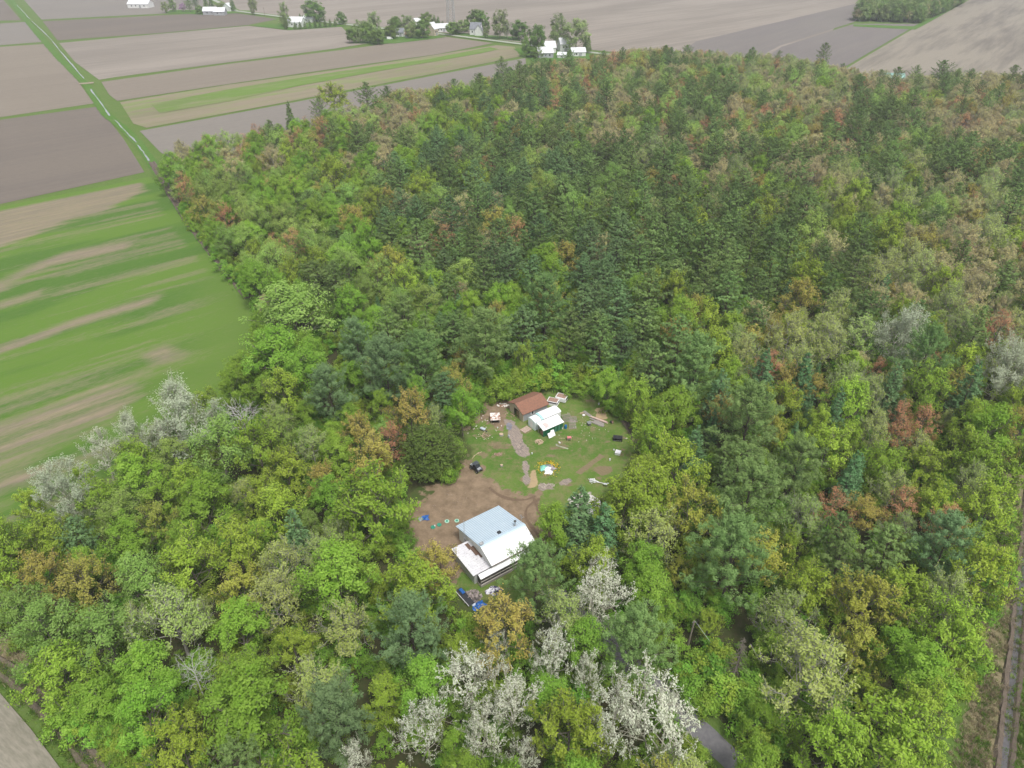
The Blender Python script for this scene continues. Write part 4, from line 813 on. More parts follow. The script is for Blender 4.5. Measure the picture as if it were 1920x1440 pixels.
LM = {
 'pine': leaf_mat('pine_needles', (.135, .225, .066), (.230, .335, .110), .3, .012, .22),
 'pineb': leaf_mat('pine_needles_blue', (.115, .208, .082), (.200, .310, .125), .3, .012, .22),
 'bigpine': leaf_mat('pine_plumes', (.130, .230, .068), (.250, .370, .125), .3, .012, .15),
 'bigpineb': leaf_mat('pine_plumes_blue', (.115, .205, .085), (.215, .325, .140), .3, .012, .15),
 'larch': leaf_mat('larch_needles', (.125, .250, .098), (.195, .330, .145), .3, .014, .18),
 'cedar': leaf_mat('cedar_foliage', (.120, .190, .040), (.175, .255, .060), .3, .01, .12),
 'green': leaf_mat('fresh_leaves', (.190, .340, .040), (.280, .440, .070), .35, .012, .17),
 'dull': leaf_mat('dull_leaves', (.245, .375, .082), (.340, .475, .125), .35, .02, .2),
 'yellow': leaf_mat('yellow_green_leaves', (.265, .395, .045), (.370, .505, .075), .35, .014, .2),
 'gold': leaf_mat('golden_leaves', (.350, .400, .062), (.450, .470, .100), .35, .012, .14),
 'orange': leaf_mat('orange_buds', (.370, .355, .075), (.465, .400, .110), .3, .016, .15),
 'rust': leaf_mat('rust_red_buds', (.430, .225, .115), (.490, .290, .150), .3, .014, .16),
 'tan': leaf_mat('pale_tan_buds', (.410, .400, .165), (.510, .455, .215), .3, .02, .16),
 'grey': leaf_mat('grey_green_buds', (.310, .405, .100), (.385, .460, .150), .3, .02, .15),
 'silver': leaf_mat('silver_leaves', (.62, .66, .50), (.76, .78, .64), .4, .008, .08),
 'silvergreen': leaf_mat('pale_silver_green_leaves', (.40, .46, .31), (.52, .57, .42), .35, .008, .08),
 'shrub': leaf_mat('shrub_leaves', (.185, .330, .038), (.275, .420, .070), .35, .03, .28),
}
def quads(c, nrm, ln, wd, rng, along=None):
    """leaf quads: centres c (N,3), normals nrm, length/width arrays; along = preferred length direction"""
    N = len(c); nrm = nrm / (np.linalg.norm(nrm, axis=1, keepdims=True) + 1e-9)
    a = rng.normal(size=(N, 3)) if along is None else along + rng.normal(size=(N, 3)) * .15
    a = a - (a * nrm).sum(1, keepdims=True) * nrm; a /= (np.linalg.norm(a, axis=1, keepdims=True) + 1e-9)
    b = np.cross(nrm, a); l = np.asarray(ln)[:, None] / 2; w_ = np.asarray(wd)[:, None] / 2
    v = np.stack([c - a * l, c + b * w_, c + a * l, c - b * w_], 1)
    return v.reshape(-1, 3), np.arange(N * 4).reshape(N, 4)
def tubes(segs, n=4):
    """segs: (p0, p1, r0, r1) rows -> quads"""
    s = np.array([[*a, *b, r0, r1] for a, b, r0, r1 in segs]); p0, p1, r0, r1 = s[:, :3], s[:, 3:6], s[:, 6], s[:, 7]
    d = p1 - p0; d /= np.linalg.norm(d, axis=1, keepdims=True) + 1e-9
    up = np.where(np.abs(d[:, 2:3]) > .9, np.array([[1., 0, 0]]), np.array([[0, 0, 1.]]))
    a = np.cross(d, up); a /= np.linalg.norm(a, axis=1, keepdims=True) + 1e-9; b = np.cross(d, a)
    vs = []
    for p, r in ((p0, r0), (p1, r1)):
        for k in range(n):
            t = 2 * math.pi * k / n; vs.append(p + (a * math.cos(t) + b * math.sin(t)) * r[:, None])
    V = np.stack(vs, 1); base = np.arange(len(s))[:, None] * 2 * n
    F = np.concatenate([np.stack([base[:, 0] + k, base[:, 0] + (k + 1) % n, base[:, 0] + n + (k + 1) % n, base[:, 0] + n + k], 1) for k in range(n)])
    return V.reshape(-1, 3), F
def unit(v): return v / (np.linalg.norm(v) + 1e-9)

def broadleaf(seed, h=14., cr=4., base=.28, limbs=13, subs=6, leaves=26, leaf=.36, clump=.85, lump=.25, top=1.0, brush=0, up=.5, trunk_r=.2, multi=1, dense=1.0, flat=.85, point=.42, twig=.03):
    """wood segments + leaf quads of one broad-leaved tree"""
    rng = np.random.default_rng(seed); segs = []; tips = []; tdirs = []
    cz = h * (1 + base) / 2; rz = h * (1 - base) / 2
    ph = rng.random(6) * 6.28
    def surf(az, el):
        k = 1 + lump * (math.sin(2 * az + ph[0]) * .4 + math.sin(3 * az + ph[1]) * .35 + math.sin(5 * az + 3 * el + ph[2]) * .35 + rng.normal() * .18)
        ce, se = math.cos(el), math.sin(el)
        wide = ce * (1 if el < 0 else (1 - point * se))
        return np.array([math.cos(az) * wide * cr * k, math.sin(az) * wide * cr * k, cz + se * rz * (top if se > 0 else 1) * (1 + (k - 1) * .5)])
    stems = []
    for t in range(multi):
        o = np.array([rng.normal() * .25 * (multi > 1), rng.normal() * .25 * (multi > 1), 0]); q = o.copy(); pts = [q]
        lean = rng.normal(size=2) * (.03 if multi == 1 else .16)
        for k in range(5):
            q = q + np.array([lean[0] * h / 6 + rng.normal() * .12, lean[1] * h / 6 + rng.normal() * .12, h * .78 / 5]); pts.append(q)
        r = trunk_r / math.sqrt(multi)
        for k in range(5): segs.append((pts[k], pts[k + 1], r * (1 - k * .17), r * (1 - (k + 1) * .17)))
        stems.append(pts)
    for i in range(limbs):
        az = i * 2.399 + rng.normal() * .3; s = (i + .5) / limbs; el = math.asin(np.clip(-.62 + 1.6 * s, -.7, .98)) + rng.normal() * .08
        pts = stems[i % multi]; e = surf(az, el)
        zt = np.clip((base * .75 + (.72 - base * .75) * s) * h, 0, h * .76); k = min(4, int(zt / (h * .78 / 5))); fr = zt / (h * .78 / 5) - k
        st = pts[k] * (1 - fr) + pts[k + 1] * fr
        mid = st * .5 + e * .5 + np.array([0, 0, up * np.linalg.norm(e - st) * -.12]) + rng.normal(size=3) * .2
        r0 = trunk_r * .42 * (1 - .5 * s)
        segs.append((st, mid, r0, r0 * .6)); end = st + (e - st) * .93; segs.append((mid, end, r0 * .6, r0 * .22))
        for j in range(subs):
            f = rng.uniform(.35, 1.0); p = (st * (1 - 2 * f) + mid * 2 * f) if f < .5 else (mid * (2 - 2 * f) + end * (2 * f - 1))
            out_ = unit(e - np.array([0, 0, cz - rz * .3])); d = unit(out_ * .8 + rng.normal(size=3) * .75 + np.array([0, 0, up]))
            L = cr * rng.uniform(.22, .5); q = p + d * L
            segs.append((p, q, max(twig, r0 * .3), twig * .8)); tips.append(q); tdirs.append(d)
    tips = np.array(tips); tdirs = np.array(tdirs)
    if brush:
        C = []; A = []; T = []
        for tp, td in zip(tips, tdirs):
            tone = rng.random()
            for k in range(brush):
                d = unit(td * .5 + np.array([0, 0, .75]) + rng.normal(size=3) * .38); L = cr * rng.uniform(.22, .42); b0 = tp + rng.normal(size=3) * .25 - d * L * .3
                segs.append((b0, b0 + d * L, twig, twig * .5))
                m = max(4, int(leaves * dense)); t = rng.random(m) ** .8
                C.append(b0 + d * L * t[:, None] + rng.normal(size=(m, 3)) * clump * .16); A.append(np.repeat(d[None], m, 0)); T.append(np.clip(tone + rng.normal(size=m) * .25, 0, 1))
        C = np.concatenate(C); A = np.concatenate(A); T = np.concatenate(T)
        o_ = (C - np.array([0, 0, cz - rz * .45])) / np.array([cr, cr, rz]); nr = o_ / (np.linalg.norm(o_, axis=1, keepdims=True) + 1e-6) + rng.normal(size=C.shape) * .5 + np.array([0, 0, .25])
    else:
        m = max(3, int(leaves * dense)); N = len(tips)
        off = rng.normal(size=(N, m, 3)); off /= np.linalg.norm(off, axis=2, keepdims=True); off *= (rng.random((N, m, 1)) ** .45)
        off[:, :, 2] *= flat + .15; C = (tips[:, None] + off * clump * cr / 4 * rng.uniform(.6, 1.25, (N, 1, 1))).reshape(-1, 3)
        tone = rng.random(N); T = np.clip(np.repeat(tone, m) + rng.normal(size=N * m) * .25, 0, 1); o2 = C / cr; o2[:, 2] = 1.15; A = o2 / np.linalg.norm(o2, axis=1, keepdims=True) + rng.normal(size=C.shape) * .3
        o_ = (C - np.array([0, 0, cz - rz * .45])) / np.array([cr, cr, rz]); nr = o_ / (np.linalg.norm(o_, axis=1, keepdims=True) + 1e-6) * .9 + off.reshape(-1, 3) * .5 + rng.normal(size=C.shape) * .35 + np.array([0, 0, .25])
    sz = leaf * rng.uniform(.6, 1.3, len(C))
    lv, lf = quads(C, nr, sz * 1.55, sz * .72, rng, A)
    return segs, (lv, lf, T)

def pine(seed, h=19., cr=4.2, base=.22, step=.95, tuft=13, needle=.62, irregular=.3, droop=.0, layered=1.0, puff=0, dens=2.5):
    """white pine: whorls of limbs, up-swept plumes of needles"""
    rng = np.random.default_rng(seed); segs = []; C = []; A = []; T = []; NR = []
    q = np.zeros(3); pts = [q]
    for k in range(8):
        q = q + np.array([rng.normal() * .07, rng.normal() * .07, h / 8]); pts.append(q)
    for k in range(8): segs.append((pts[k], pts[k + 1], .24 * (1 - k / 8.3), .24 * (1 - (k + 1) / 8.3)))
    z = h * base; wh = 0
    while z < h * .985:
        s = (z / h - base) / (1 - base)
        prof = (min(1, .62 + s * 2.0)) * (1 - max(0, (s - .12) / .88) ** 1.7) ** .9
        nl = rng.integers(4, 7); a0 = rng.random() * 6.28; wf = 1 + rng.normal() * irregular * .5
        k = min(7, int(z / (h / 8))); c0 = pts[k] + (pts[k + 1] - pts[k]) * (z / (h / 8) - k)
        for i in range(nl):
            L = max(.5, cr * prof * wf * (1 + rng.normal() * irregular)); L = min(L, cr * 1.25)
            az = a0 + i * 6.283 / nl + rng.normal() * .22; rise = .2 + .6 * s - droop + rng.normal() * .08
            d = np.array([math.cos(az), math.sin(az), rise]); tip = c0 + d * L + np.array([0, 0, .10 * L])
            mid = c0 + d * L * .55
            segs.append((c0, mid, .06 * (1 - .5 * s), .04)); segs.append((mid, tip, .04, .015))
            nt = max(3, int(L * dens)); tone = rng.random()
            side = np.array([-math.sin(az), math.cos(az), 0])
            for j in range(nt):
                f = (.3 + .7 * (j + rng.random() * .7) / nt) if L > 1.2 else rng.uniform(.2, 1); f = min(f, 1)
                p = c0 + d * L * f + np.array([0, 0, .10 * L * f * f]); sw = (1.05 - f * .75) * L * .42
                p = p + side * rng.uniform(-1, 1) * sw + np.array([0, 0, rng.normal() * .1 + .06])
                dd = unit(d * .55 + side * rng.normal() * .35 + np.array([0, 0, .95]))
                m = tuft; v = dd[None] + rng.normal(size=(m, 3)) * .55; v /= np.linalg.norm(v, axis=1, keepdims=True)
                ln = needle * rng.uniform(.6, 1.15)
                if puff:
                    pr_ = puff * rng.uniform(.7, 1.25); off = rng.normal(size=(m, 3)); off /= np.linalg.norm(off, axis=1, keepdims=True); off *= rng.random((m, 1)) ** .35
                    C.append(p + dd * .25 + (off * .8 + dd * (off @ dd)[:, None] * .5) * pr_); A.append(v); NR.append(off * .9 + dd * .3 + rng.normal(size=(m, 3)) * .35 + np.array([0, 0, .35])); T.append(np.clip(tone * .45 + .25 * rng.random() + .25 * (off[:, 2] + .3) + rng.random(m) * .2, 0, 1)); continue  # tint lightens towards each plume's top: top light painted into the colour
                C.append(p + v * ln * .5 * rng.uniform(.55, 1.1, (m, 1))); A.append(v); T.append(np.clip(tone * .6 + rng.random() * .4 + rng.normal(size=m) * .15, 0, 1))
        z += step * rng.uniform(.75, 1.3) * (1 - .35 * s); wh += 1
    C = np.concatenate(C); A = np.concatenate(A); T = np.concatenate(T)
    nr = rng.normal(size=C.shape) * .45 + A * .35 + np.stack([C[:, 0] / cr, C[:, 1] / cr, np.full(len(C), .75)], 1)
    if puff: nr = np.concatenate(NR)
    ln = needle * rng.uniform(.6, 1.15, len(C))
    lv, lf = quads(C, nr, ln, ln * .3, rng, A)
    return segs, (lv, lf, T)

def feather(seed, h=14., cr=2.4, base=.1, n=1500, leaf=.34, cone=1.0, up=.35):
    """larch, cedar: many fine sprays round one stem"""
    rng = np.random.default_rng(seed); segs = [(np.zeros(3), np.array([0, 0, h * .5]), .16, .1), (np.array([0, 0, h * .5]), np.array([0, 0, h]), .1, .02)]
    C = []; A = []; T = []
    nb = int(n / 22); ph = rng.random(3) * 6.28
    for i in range(nb):
        s = (i + rng.random()) / nb; s = 1 - (1 - s) ** (1 / (1 + .8 * cone)); z = h * (base + (1 - base) * s)
        az = i * 2.399 + rng.normal() * .3
        if cone > .5: rad = cr * (1 - s) ** .85 + .12
        else: rad = cr * math.sqrt(max(.02, 1 - ((s - .38) / (.62 if s > .38 else .5)) ** 2))
        rad *= rng.uniform(.72, 1.12) * (1 + .12 * math.sin(3 * az + ph[0]))
        d = np.array([math.cos(az), math.sin(az), up]); c0 = np.array([0, 0, z]); tip = c0 + d * rad
        segs.append((c0, tip, .03, .012)); m = 22; t = rng.uniform(.25, 1.05, m) ** .7; tone = rng.random()
        side = np.array([-math.sin(az), math.cos(az), 0])
        C.append(c0 + d * rad * t[:, None] + side * rng.normal(size=(m, 1)) * (1.1 - t[:, None]) * rad * .35 + side * rng.normal(size=(m, 1)) * .12 + np.array([0, 0, 1]) * rng.normal(size=(m, 1)) * .16)
        A.append(np.repeat((d * .6 + np.array([0, 0, .3]))[None], m, 0)); T.append(np.clip(tone + rng.normal(size=m) * .2, 0, 1))
    C = np.concatenate(C); A = np.concatenate(A); T = np.concatenate(T); nr = rng.normal(size=C.shape) * .5 + np.stack([C[:, 0] / cr, C[:, 1] / cr, np.full(len(C), .6)], 1)
    ln = leaf * rng.uniform(.6, 1.3, len(C)); lv, lf = quads(C, nr, ln * 1.4, ln * .5, rng, A)
    return segs, (lv, lf, T)

def snag(seed, h=11., spread=4., n=15, spruce=False):
    """dead tree: bare forked limbs"""
    rng = np.random.default_rng(seed); segs = [(np.zeros(3), np.array([.1, 0, h * .45]), .17, .12), (np.array([.1, 0, h * .45]), np.array([.2, .2, h * .95]), .12, .02)]
    def grow(p, d, L, r, lev):
        q = p + d * L * .5 + rng.normal(size=3) * .05 * L; e = q + unit(d + rng.normal(size=3) * .25) * L * .5
        segs.append((p, q, r, r * .75)); segs.append((q, e, r * .75, r * .45))
        if lev:
            for k in range(3): grow((p * .3 + e * .7) if k == 0 else (q if k == 1 else e), unit(d + rng.normal(size=3) * .6 + np.array([0, 0, .1])), L * rng.uniform(.45, .65), max(.018, r * .5), lev - 1)
    if spruce:
        for i in range(150):
            s = rng.uniform(.12, .97); az = rng.random() * 6.28; L = spread * (1 - s) * rng.uniform(.6, 1.1) + .2; c0 = np.array([.2 * s, .2 * s, s * h])
            segs.append((c0, c0 + np.array([math.cos(az) * L, math.sin(az) * L, -.25 * L]), .03, .012))
    else:
        for i in range(n):
            s = .3 + .62 * i / n; az = i * 2.4 + rng.normal() * .3; d = unit(np.array([math.cos(az), math.sin(az), .45 + .5 * s + rng.normal() * .15])); grow(np.array([.1 + .1 * s, .2 * s, s * h * .95]), d, spread * (1.05 - .5 * s), .06, 3)
    return segs, None

PROTO = {}     # variant -> list of (trunk mesh, crown mesh, joined mesh, h, cr)
def proto(var, maker, leafm, bark, h, cr, seeds, **kw):
    L = []
    for sd in seeds:
        segs, lf = maker(sd, h=h, cr=cr, **kw) if maker is not snag else maker(sd, h=h, spread=cr, **kw)
        tv, tf = tubes(segs, 4); tm = fast_mesh(var + '_trunk', tv, tf, [bark])
        if lf is None: L.append((tm, None, tm, h, cr)); continue
        cm = fast_mesh(var + '_crown', lf[0], lf[1], [leafm], attrs={'tint': ('FACE', lf[2])})
        jv = np.concatenate([tv, lf[0]]); jf = np.concatenate([tf, lf[1] + len(tv)])
        jm = fast_mesh(var + '_tree', jv, jf, [bark, leafm], np.r_[np.zeros(len(tf), int), np.ones(len(lf[1]), int)], {'tint': ('FACE', np.r_[np.zeros(len(tf)), lf[2]])})
        L.append((tm, cm, jm, h, cr))
    PROTO[var] = L
proto('pine', pine, LM['pine'], BARKP, 16.5, 4.5, (1, 2, 3, 4, 8), needle=.55, tuft=15)
proto('pineb', pine, LM['pineb'], BARKP, 16, 4.7, (5, 6, 7), irregular=.2, step=.8, needle=.52, tuft=15)
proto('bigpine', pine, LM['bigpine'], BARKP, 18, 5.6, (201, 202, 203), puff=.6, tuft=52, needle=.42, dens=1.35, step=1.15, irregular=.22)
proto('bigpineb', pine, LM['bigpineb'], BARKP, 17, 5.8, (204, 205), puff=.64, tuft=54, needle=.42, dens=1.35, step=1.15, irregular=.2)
proto('larch', feather, LM['larch'], BARK, 13, 2.5, (11, 12, 13), n=2600)
proto('cedar', feather, LM['cedar'], BARKP, 11, 4.4, (15,), n=9000, cone=.2, base=.02, leaf=.32)
proto('spruce', feather, LM['pine'], BARKP, 15, 2.4, (17, 18), n=2600, up=-.1, leaf=.4)
proto('green', broadleaf, LM['green'], BARK, 13.5, 4, (21, 22, 23, 24, 25), limbs=16, subs=8, leaves=58, leaf=.235, clump=.9)
proto('dull', broadleaf, LM['dull'], BARK, 13.5, 4, (31, 32, 33, 34), limbs=15, subs=8, leaves=42, leaf=.22, clump=.95)
proto('yellow', broadleaf, LM['yellow'], BARK, 13, 4, (41, 42, 43, 44), limbs=14, subs=8, leaves=14, leaf=.24, brush=4, up=.9, clump=1.0)
proto('gold', broadleaf, LM['gold'], BARK, 13, 4, (51, 52), limbs=13, subs=8, leaves=13, leaf=.23, brush=4, up=.8)
proto('orange', broadleaf, LM['orange'], BARK, 12.5, 3.8, (61, 62, 63), limbs=13, subs=8, leaves=12, leaf=.22, brush=4, up=.6, clump=1.0)
proto('rust', broadleaf, LM['rust'], BARK, 12.5, 3.6, (71, 72, 73), limbs=13, subs=8, leaves=26, leaf=.2, clump=.85)
proto('tan', broadleaf, LM['tan'], BARKL, 12.5, 3.7, (81, 82, 83), limbs=13, subs=8, leaves=11, leaf=.21, brush=4, up=.9, clump=1.0)
proto('grey', broadleaf, LM['grey'], BARKL, 12.5, 4, (91, 92, 93), limbs=15, subs=8, leaves=9, leaf=.22, brush=4, up=.6, clump=1.1)
proto('silver', broadleaf, LM['silver'], BARKPOP, 14, 4, (101, 102, 103, 104), limbs=17, subs=9, leaves=9, leaf=.18, brush=2, clump=.8, up=1.0, base=.28, trunk_r=.2, multi=2, twig=.03)
proto('silverdense', broadleaf, LM['silvergreen'], BARKPOP, 14, 4, (105, 106), limbs=18, subs=10, leaves=14, leaf=.16, brush=4, clump=1.2, up=1.1, base=.15, multi=3, twig=.022)
proto('shrub', broadleaf, LM['shrub'], BARK, 3, 1.7, (111, 112, 113), limbs=10, subs=6, leaves=26, leaf=.19, clump=1.25, base=.05, trunk_r=.06, multi=3)
proto('deadwhite', snag, None, BARKW, 10, 4.2, (121, 122))
proto('deadspruce', snag, None, BARK, 11, 2.6, (125,), spruce=True)

NAME = {'bigpine': 'pine_tree', 'bigpineb': 'pine_tree', 'fargreen': 'broadleaf_tree', 'fardull': 'broadleaf_tree', 'pine': 'pine_tree', 'pineb': 'pine_tree', 'larch': 'larch_tree', 'cedar': 'cedar_tree', 'spruce': 'spruce_tree', 'green': 'broadleaf_tree', 'dull': 'broadleaf_tree', 'yellow': 'maple_tree', 'gold': 'maple_tree',
        'orange': 'budding_tree', 'rust': 'budding_tree', 'tan': 'budding_tree', 'grey': 'sparse_tree', 'silver': 'poplar_tree', 'silverdense': 'poplar_tree', 'shrub': 'shrub', 'deadwhite': 'dead_tree', 'deadspruce': 'dead_tree'}
LOOK = {'bigpine': 'broad dark green pine', 'bigpineb': 'broad blue-green pine', 'pine': 'dark green pine', 'pineb': 'dark blue-green pine', 'larch': 'feathery blue-green larch', 'cedar': 'dense olive-green cedar', 'spruce': 'narrow dark spruce', 'green': 'bright green leafy tree', 'dull': 'pale green leafy tree',
        'yellow': 'yellow-green brushy tree', 'gold': 'golden-yellow brushy tree', 'orange': 'orange budding tree', 'rust': 'rust-red budding tree', 'tan': 'pale tan budding tree', 'grey': 'thin grey-green twiggy tree', 'silver': 'silvery white poplar with pale branches',
        'silverdense': 'bushy silvery white poplar', 'shrub': 'green shrub', 'deadwhite': 'bleached leafless dead tree', 'deadspruce': 'grey bare dead spruce'}
CATS = {'pine_tree': 'pine tree', 'larch_tree': 'larch tree', 'cedar_tree': 'cedar tree', 'spruce_tree': 'spruce tree', 'broadleaf_tree': 'leafy tree', 'maple_tree': 'maple tree', 'budding_tree': 'budding tree', 'sparse_tree': 'bare tree', 'poplar_tree': 'poplar tree', 'shrub': 'shrub', 'dead_tree': 'dead tree'}

# --- canopy seen in the photograph (crown centres stay inside it)
CAN = [(298, 318), (330, 285), (400, 266), (480, 249), (600, 224), (680, 200), (730, 182), (870, 162), (935, 146), (1000, 127), (1080, 118), (1200, 97), (1350, 104), (1500, 114), (1560, 128), (1640, 146), (1700, 152), (1800, 143), (1920, 145), (2060, 150), (2060, 420), (1960, 600), (1925, 860), (1900, 960), (1870, 1080), (1825, 1190), (1765, 1290), (1715, 1380), (1690, 1450), (1680, 1560), (240, 1560), (215, 1420), (150, 1330), (80, 1250), (0, 1180), (-60, 1130), (-80, 990), (20, 965), (100, 900), (200, 860), (300, 800), (390, 745), (430, 700), (470, 655), (480, 610), (480, 550), (430, 480), (360, 390), (312, 345)]
HOLES = [[(845, 800), (870, 750), (910, 715), (1000, 700), (1120, 705), (1180, 735), (1215, 800), (1225, 870), (1180, 925), (1130, 950), (1120, 985), (1040, 985), (1020, 1010), (1045, 1055), (1062, 1120), (1000, 1140), (860, 1150), (770, 1120), (745, 1060), (745, 940), (840, 880)],
         [(1050, 1060), (1085, 1060), (1125, 1150), (1090, 1165)], [(1312, 1350), (1355, 1335), (1425, 1400), (1370, 1460), (1300, 1415)], [(605, 560), (655, 565), (665, 605), (615, 700), (585, 690)],
         [(1270, 1180), (1310, 1175), (1330, 1260), (1345, 1330), (1310, 1340), (1280, 1250)],
         [(1358, 1185), (1415, 1185), (1405, 1285), (1362, 1290)], [(1268, 1150), (1300, 1150), (1305, 1235), (1272, 1235)]]
# species mix by place: (u, v, weights)
MIX = [(380, 290, 'green2 dull2 rust0.75 orange0.65 tan1'), (450, 420, 'green4 dull2 yellow1 rust0.22'), (600, 450, 'green3 dull2 yellow1 rust0.52 orange0.45 pine0.19'), (560, 300, 'green2 dull1 orange0.98 rust0.75 tan1 yellow1'),
 (700, 220, 'pine0.99 dull1 rust0.75 tan1.5 orange0.65'), (800, 330, 'pine1.55 green2 dull1 yellow.5 pineb1'), (900, 450, 'pine1.24 pineb1 yellow1 orange0.52 tan1 rust0.45 dull1'), (900, 600, 'pine1.86 pineb1.5 yellow1 green1 orange0.33 larch.5'),
 (1050, 350, 'pine2.48 pineb1 dull1 yellow.5 tan.5'), (1100, 550, 'pine1.86 larch1 yellow1 green.5 pineb1'), (1150, 150, 'tan3 rust0.75 orange0.98 pine0.74 dull1'), (1450, 130, 'tan2.5 rust0.90 pine0.74 dull1 orange0.65 grey1'),
 (1300, 250, 'pine2.48 tan1 rust0.45 dull1 grey.6'), (1300, 450, 'pine2.17 green1 yellow1 orange0.33 larch.5 grey.5'), (1600, 200, 'pine2.17 tan1.5 rust0.52 dull.7 grey.5'), (1850, 180, 'tan2 rust0.75 pine0.93 orange0.65 grey.5'), (1700, 330, 'pine1.86 tan1.5 dull1 rust0.38 yellow.5 grey1'),
 (1550, 450, 'pine1.55 orange0.65 tan1 dull1 yellow1 grey.6'), (1850, 480, 'pine0.62 orange0.65 tan1.5 rust0.45 yellow1 grey1'), (1500, 620, 'larch1 pine0.62 grey1.5 yellow1 orange0.65 tan.5'), (1750, 600, 'grey2 yellow1.5 tan1 orange0.45 larch.5 rust0.30 pine0.19'),
 (1250, 650, 'pine0.62 green1.5 yellow1 larch1 orange0.45'), (1350, 850, 'pine1.24 yellow1 larch1 grey1 rust0.30'), (1600, 820, 'grey1.5 larch1.5 yellow1.5 rust0.45 orange0.39 pine0.19'), (1800, 800, 'grey1.5 yellow2 orange0.65 rust0.45 larch.5'),
 (1250, 980, 'yellow2 green1 gold1 grey1'), (1550, 1030, 'grey2.5 rust0.45 yellow1 pine0.31'), (1800, 980, 'yellow3 orange0.45 rust0.30 grey1'), (1700, 1300, 'yellow3 green1.5 gold.6'), (1450, 1150, 'grey1.5 yellow1.5 green1'), (1250, 1150, 'yellow1.5 green1.5 grey.5'),
 (700, 800, 'orange0.65 grey1 green1.5 pine0.62'), (550, 700, 'green3 yellow1 pine0.31'), (500, 900, 'green2 yellow2 grey.7 dull1'), (250, 950, 'green2 yellow1.5 gold.3 dull1'), (100, 1000, 'green2 yellow1.5'), (100, 1150, 'yellow2 orange0.39 dull1.5 green1'),
 (350, 1100, 'yellow2.5 green1.5 gold.4 grey.5 dull1'), (600, 1100, 'yellow2 grey1.2 green1.5 orange0.26'), (300, 1300, 'yellow2 green2 dull1'), (600, 1250, 'yellow2 orange0.33 green1 grey.7'), (900, 1350, 'green2 yellow1.5'), (1400, 1350, 'green2 yellow2 grey.5')]
import re
VARS = ['pine', 'pineb', 'larch', 'green', 'dull', 'yellow', 'gold', 'orange', 'rust', 'tan', 'grey']
MXP = np.array([(a, b) for a, b, _ in MIX], float); MXW = np.zeros((len(MIX), len(VARS)))
for i, (_, _, s) in enumerate(MIX):
    for k, v in re.findall(r'([a-z]+)([\d.]+)', s): MXW[i, VARS.index(k)] = float(v)
MXW /= MXW.sum(1, keepdims=True)

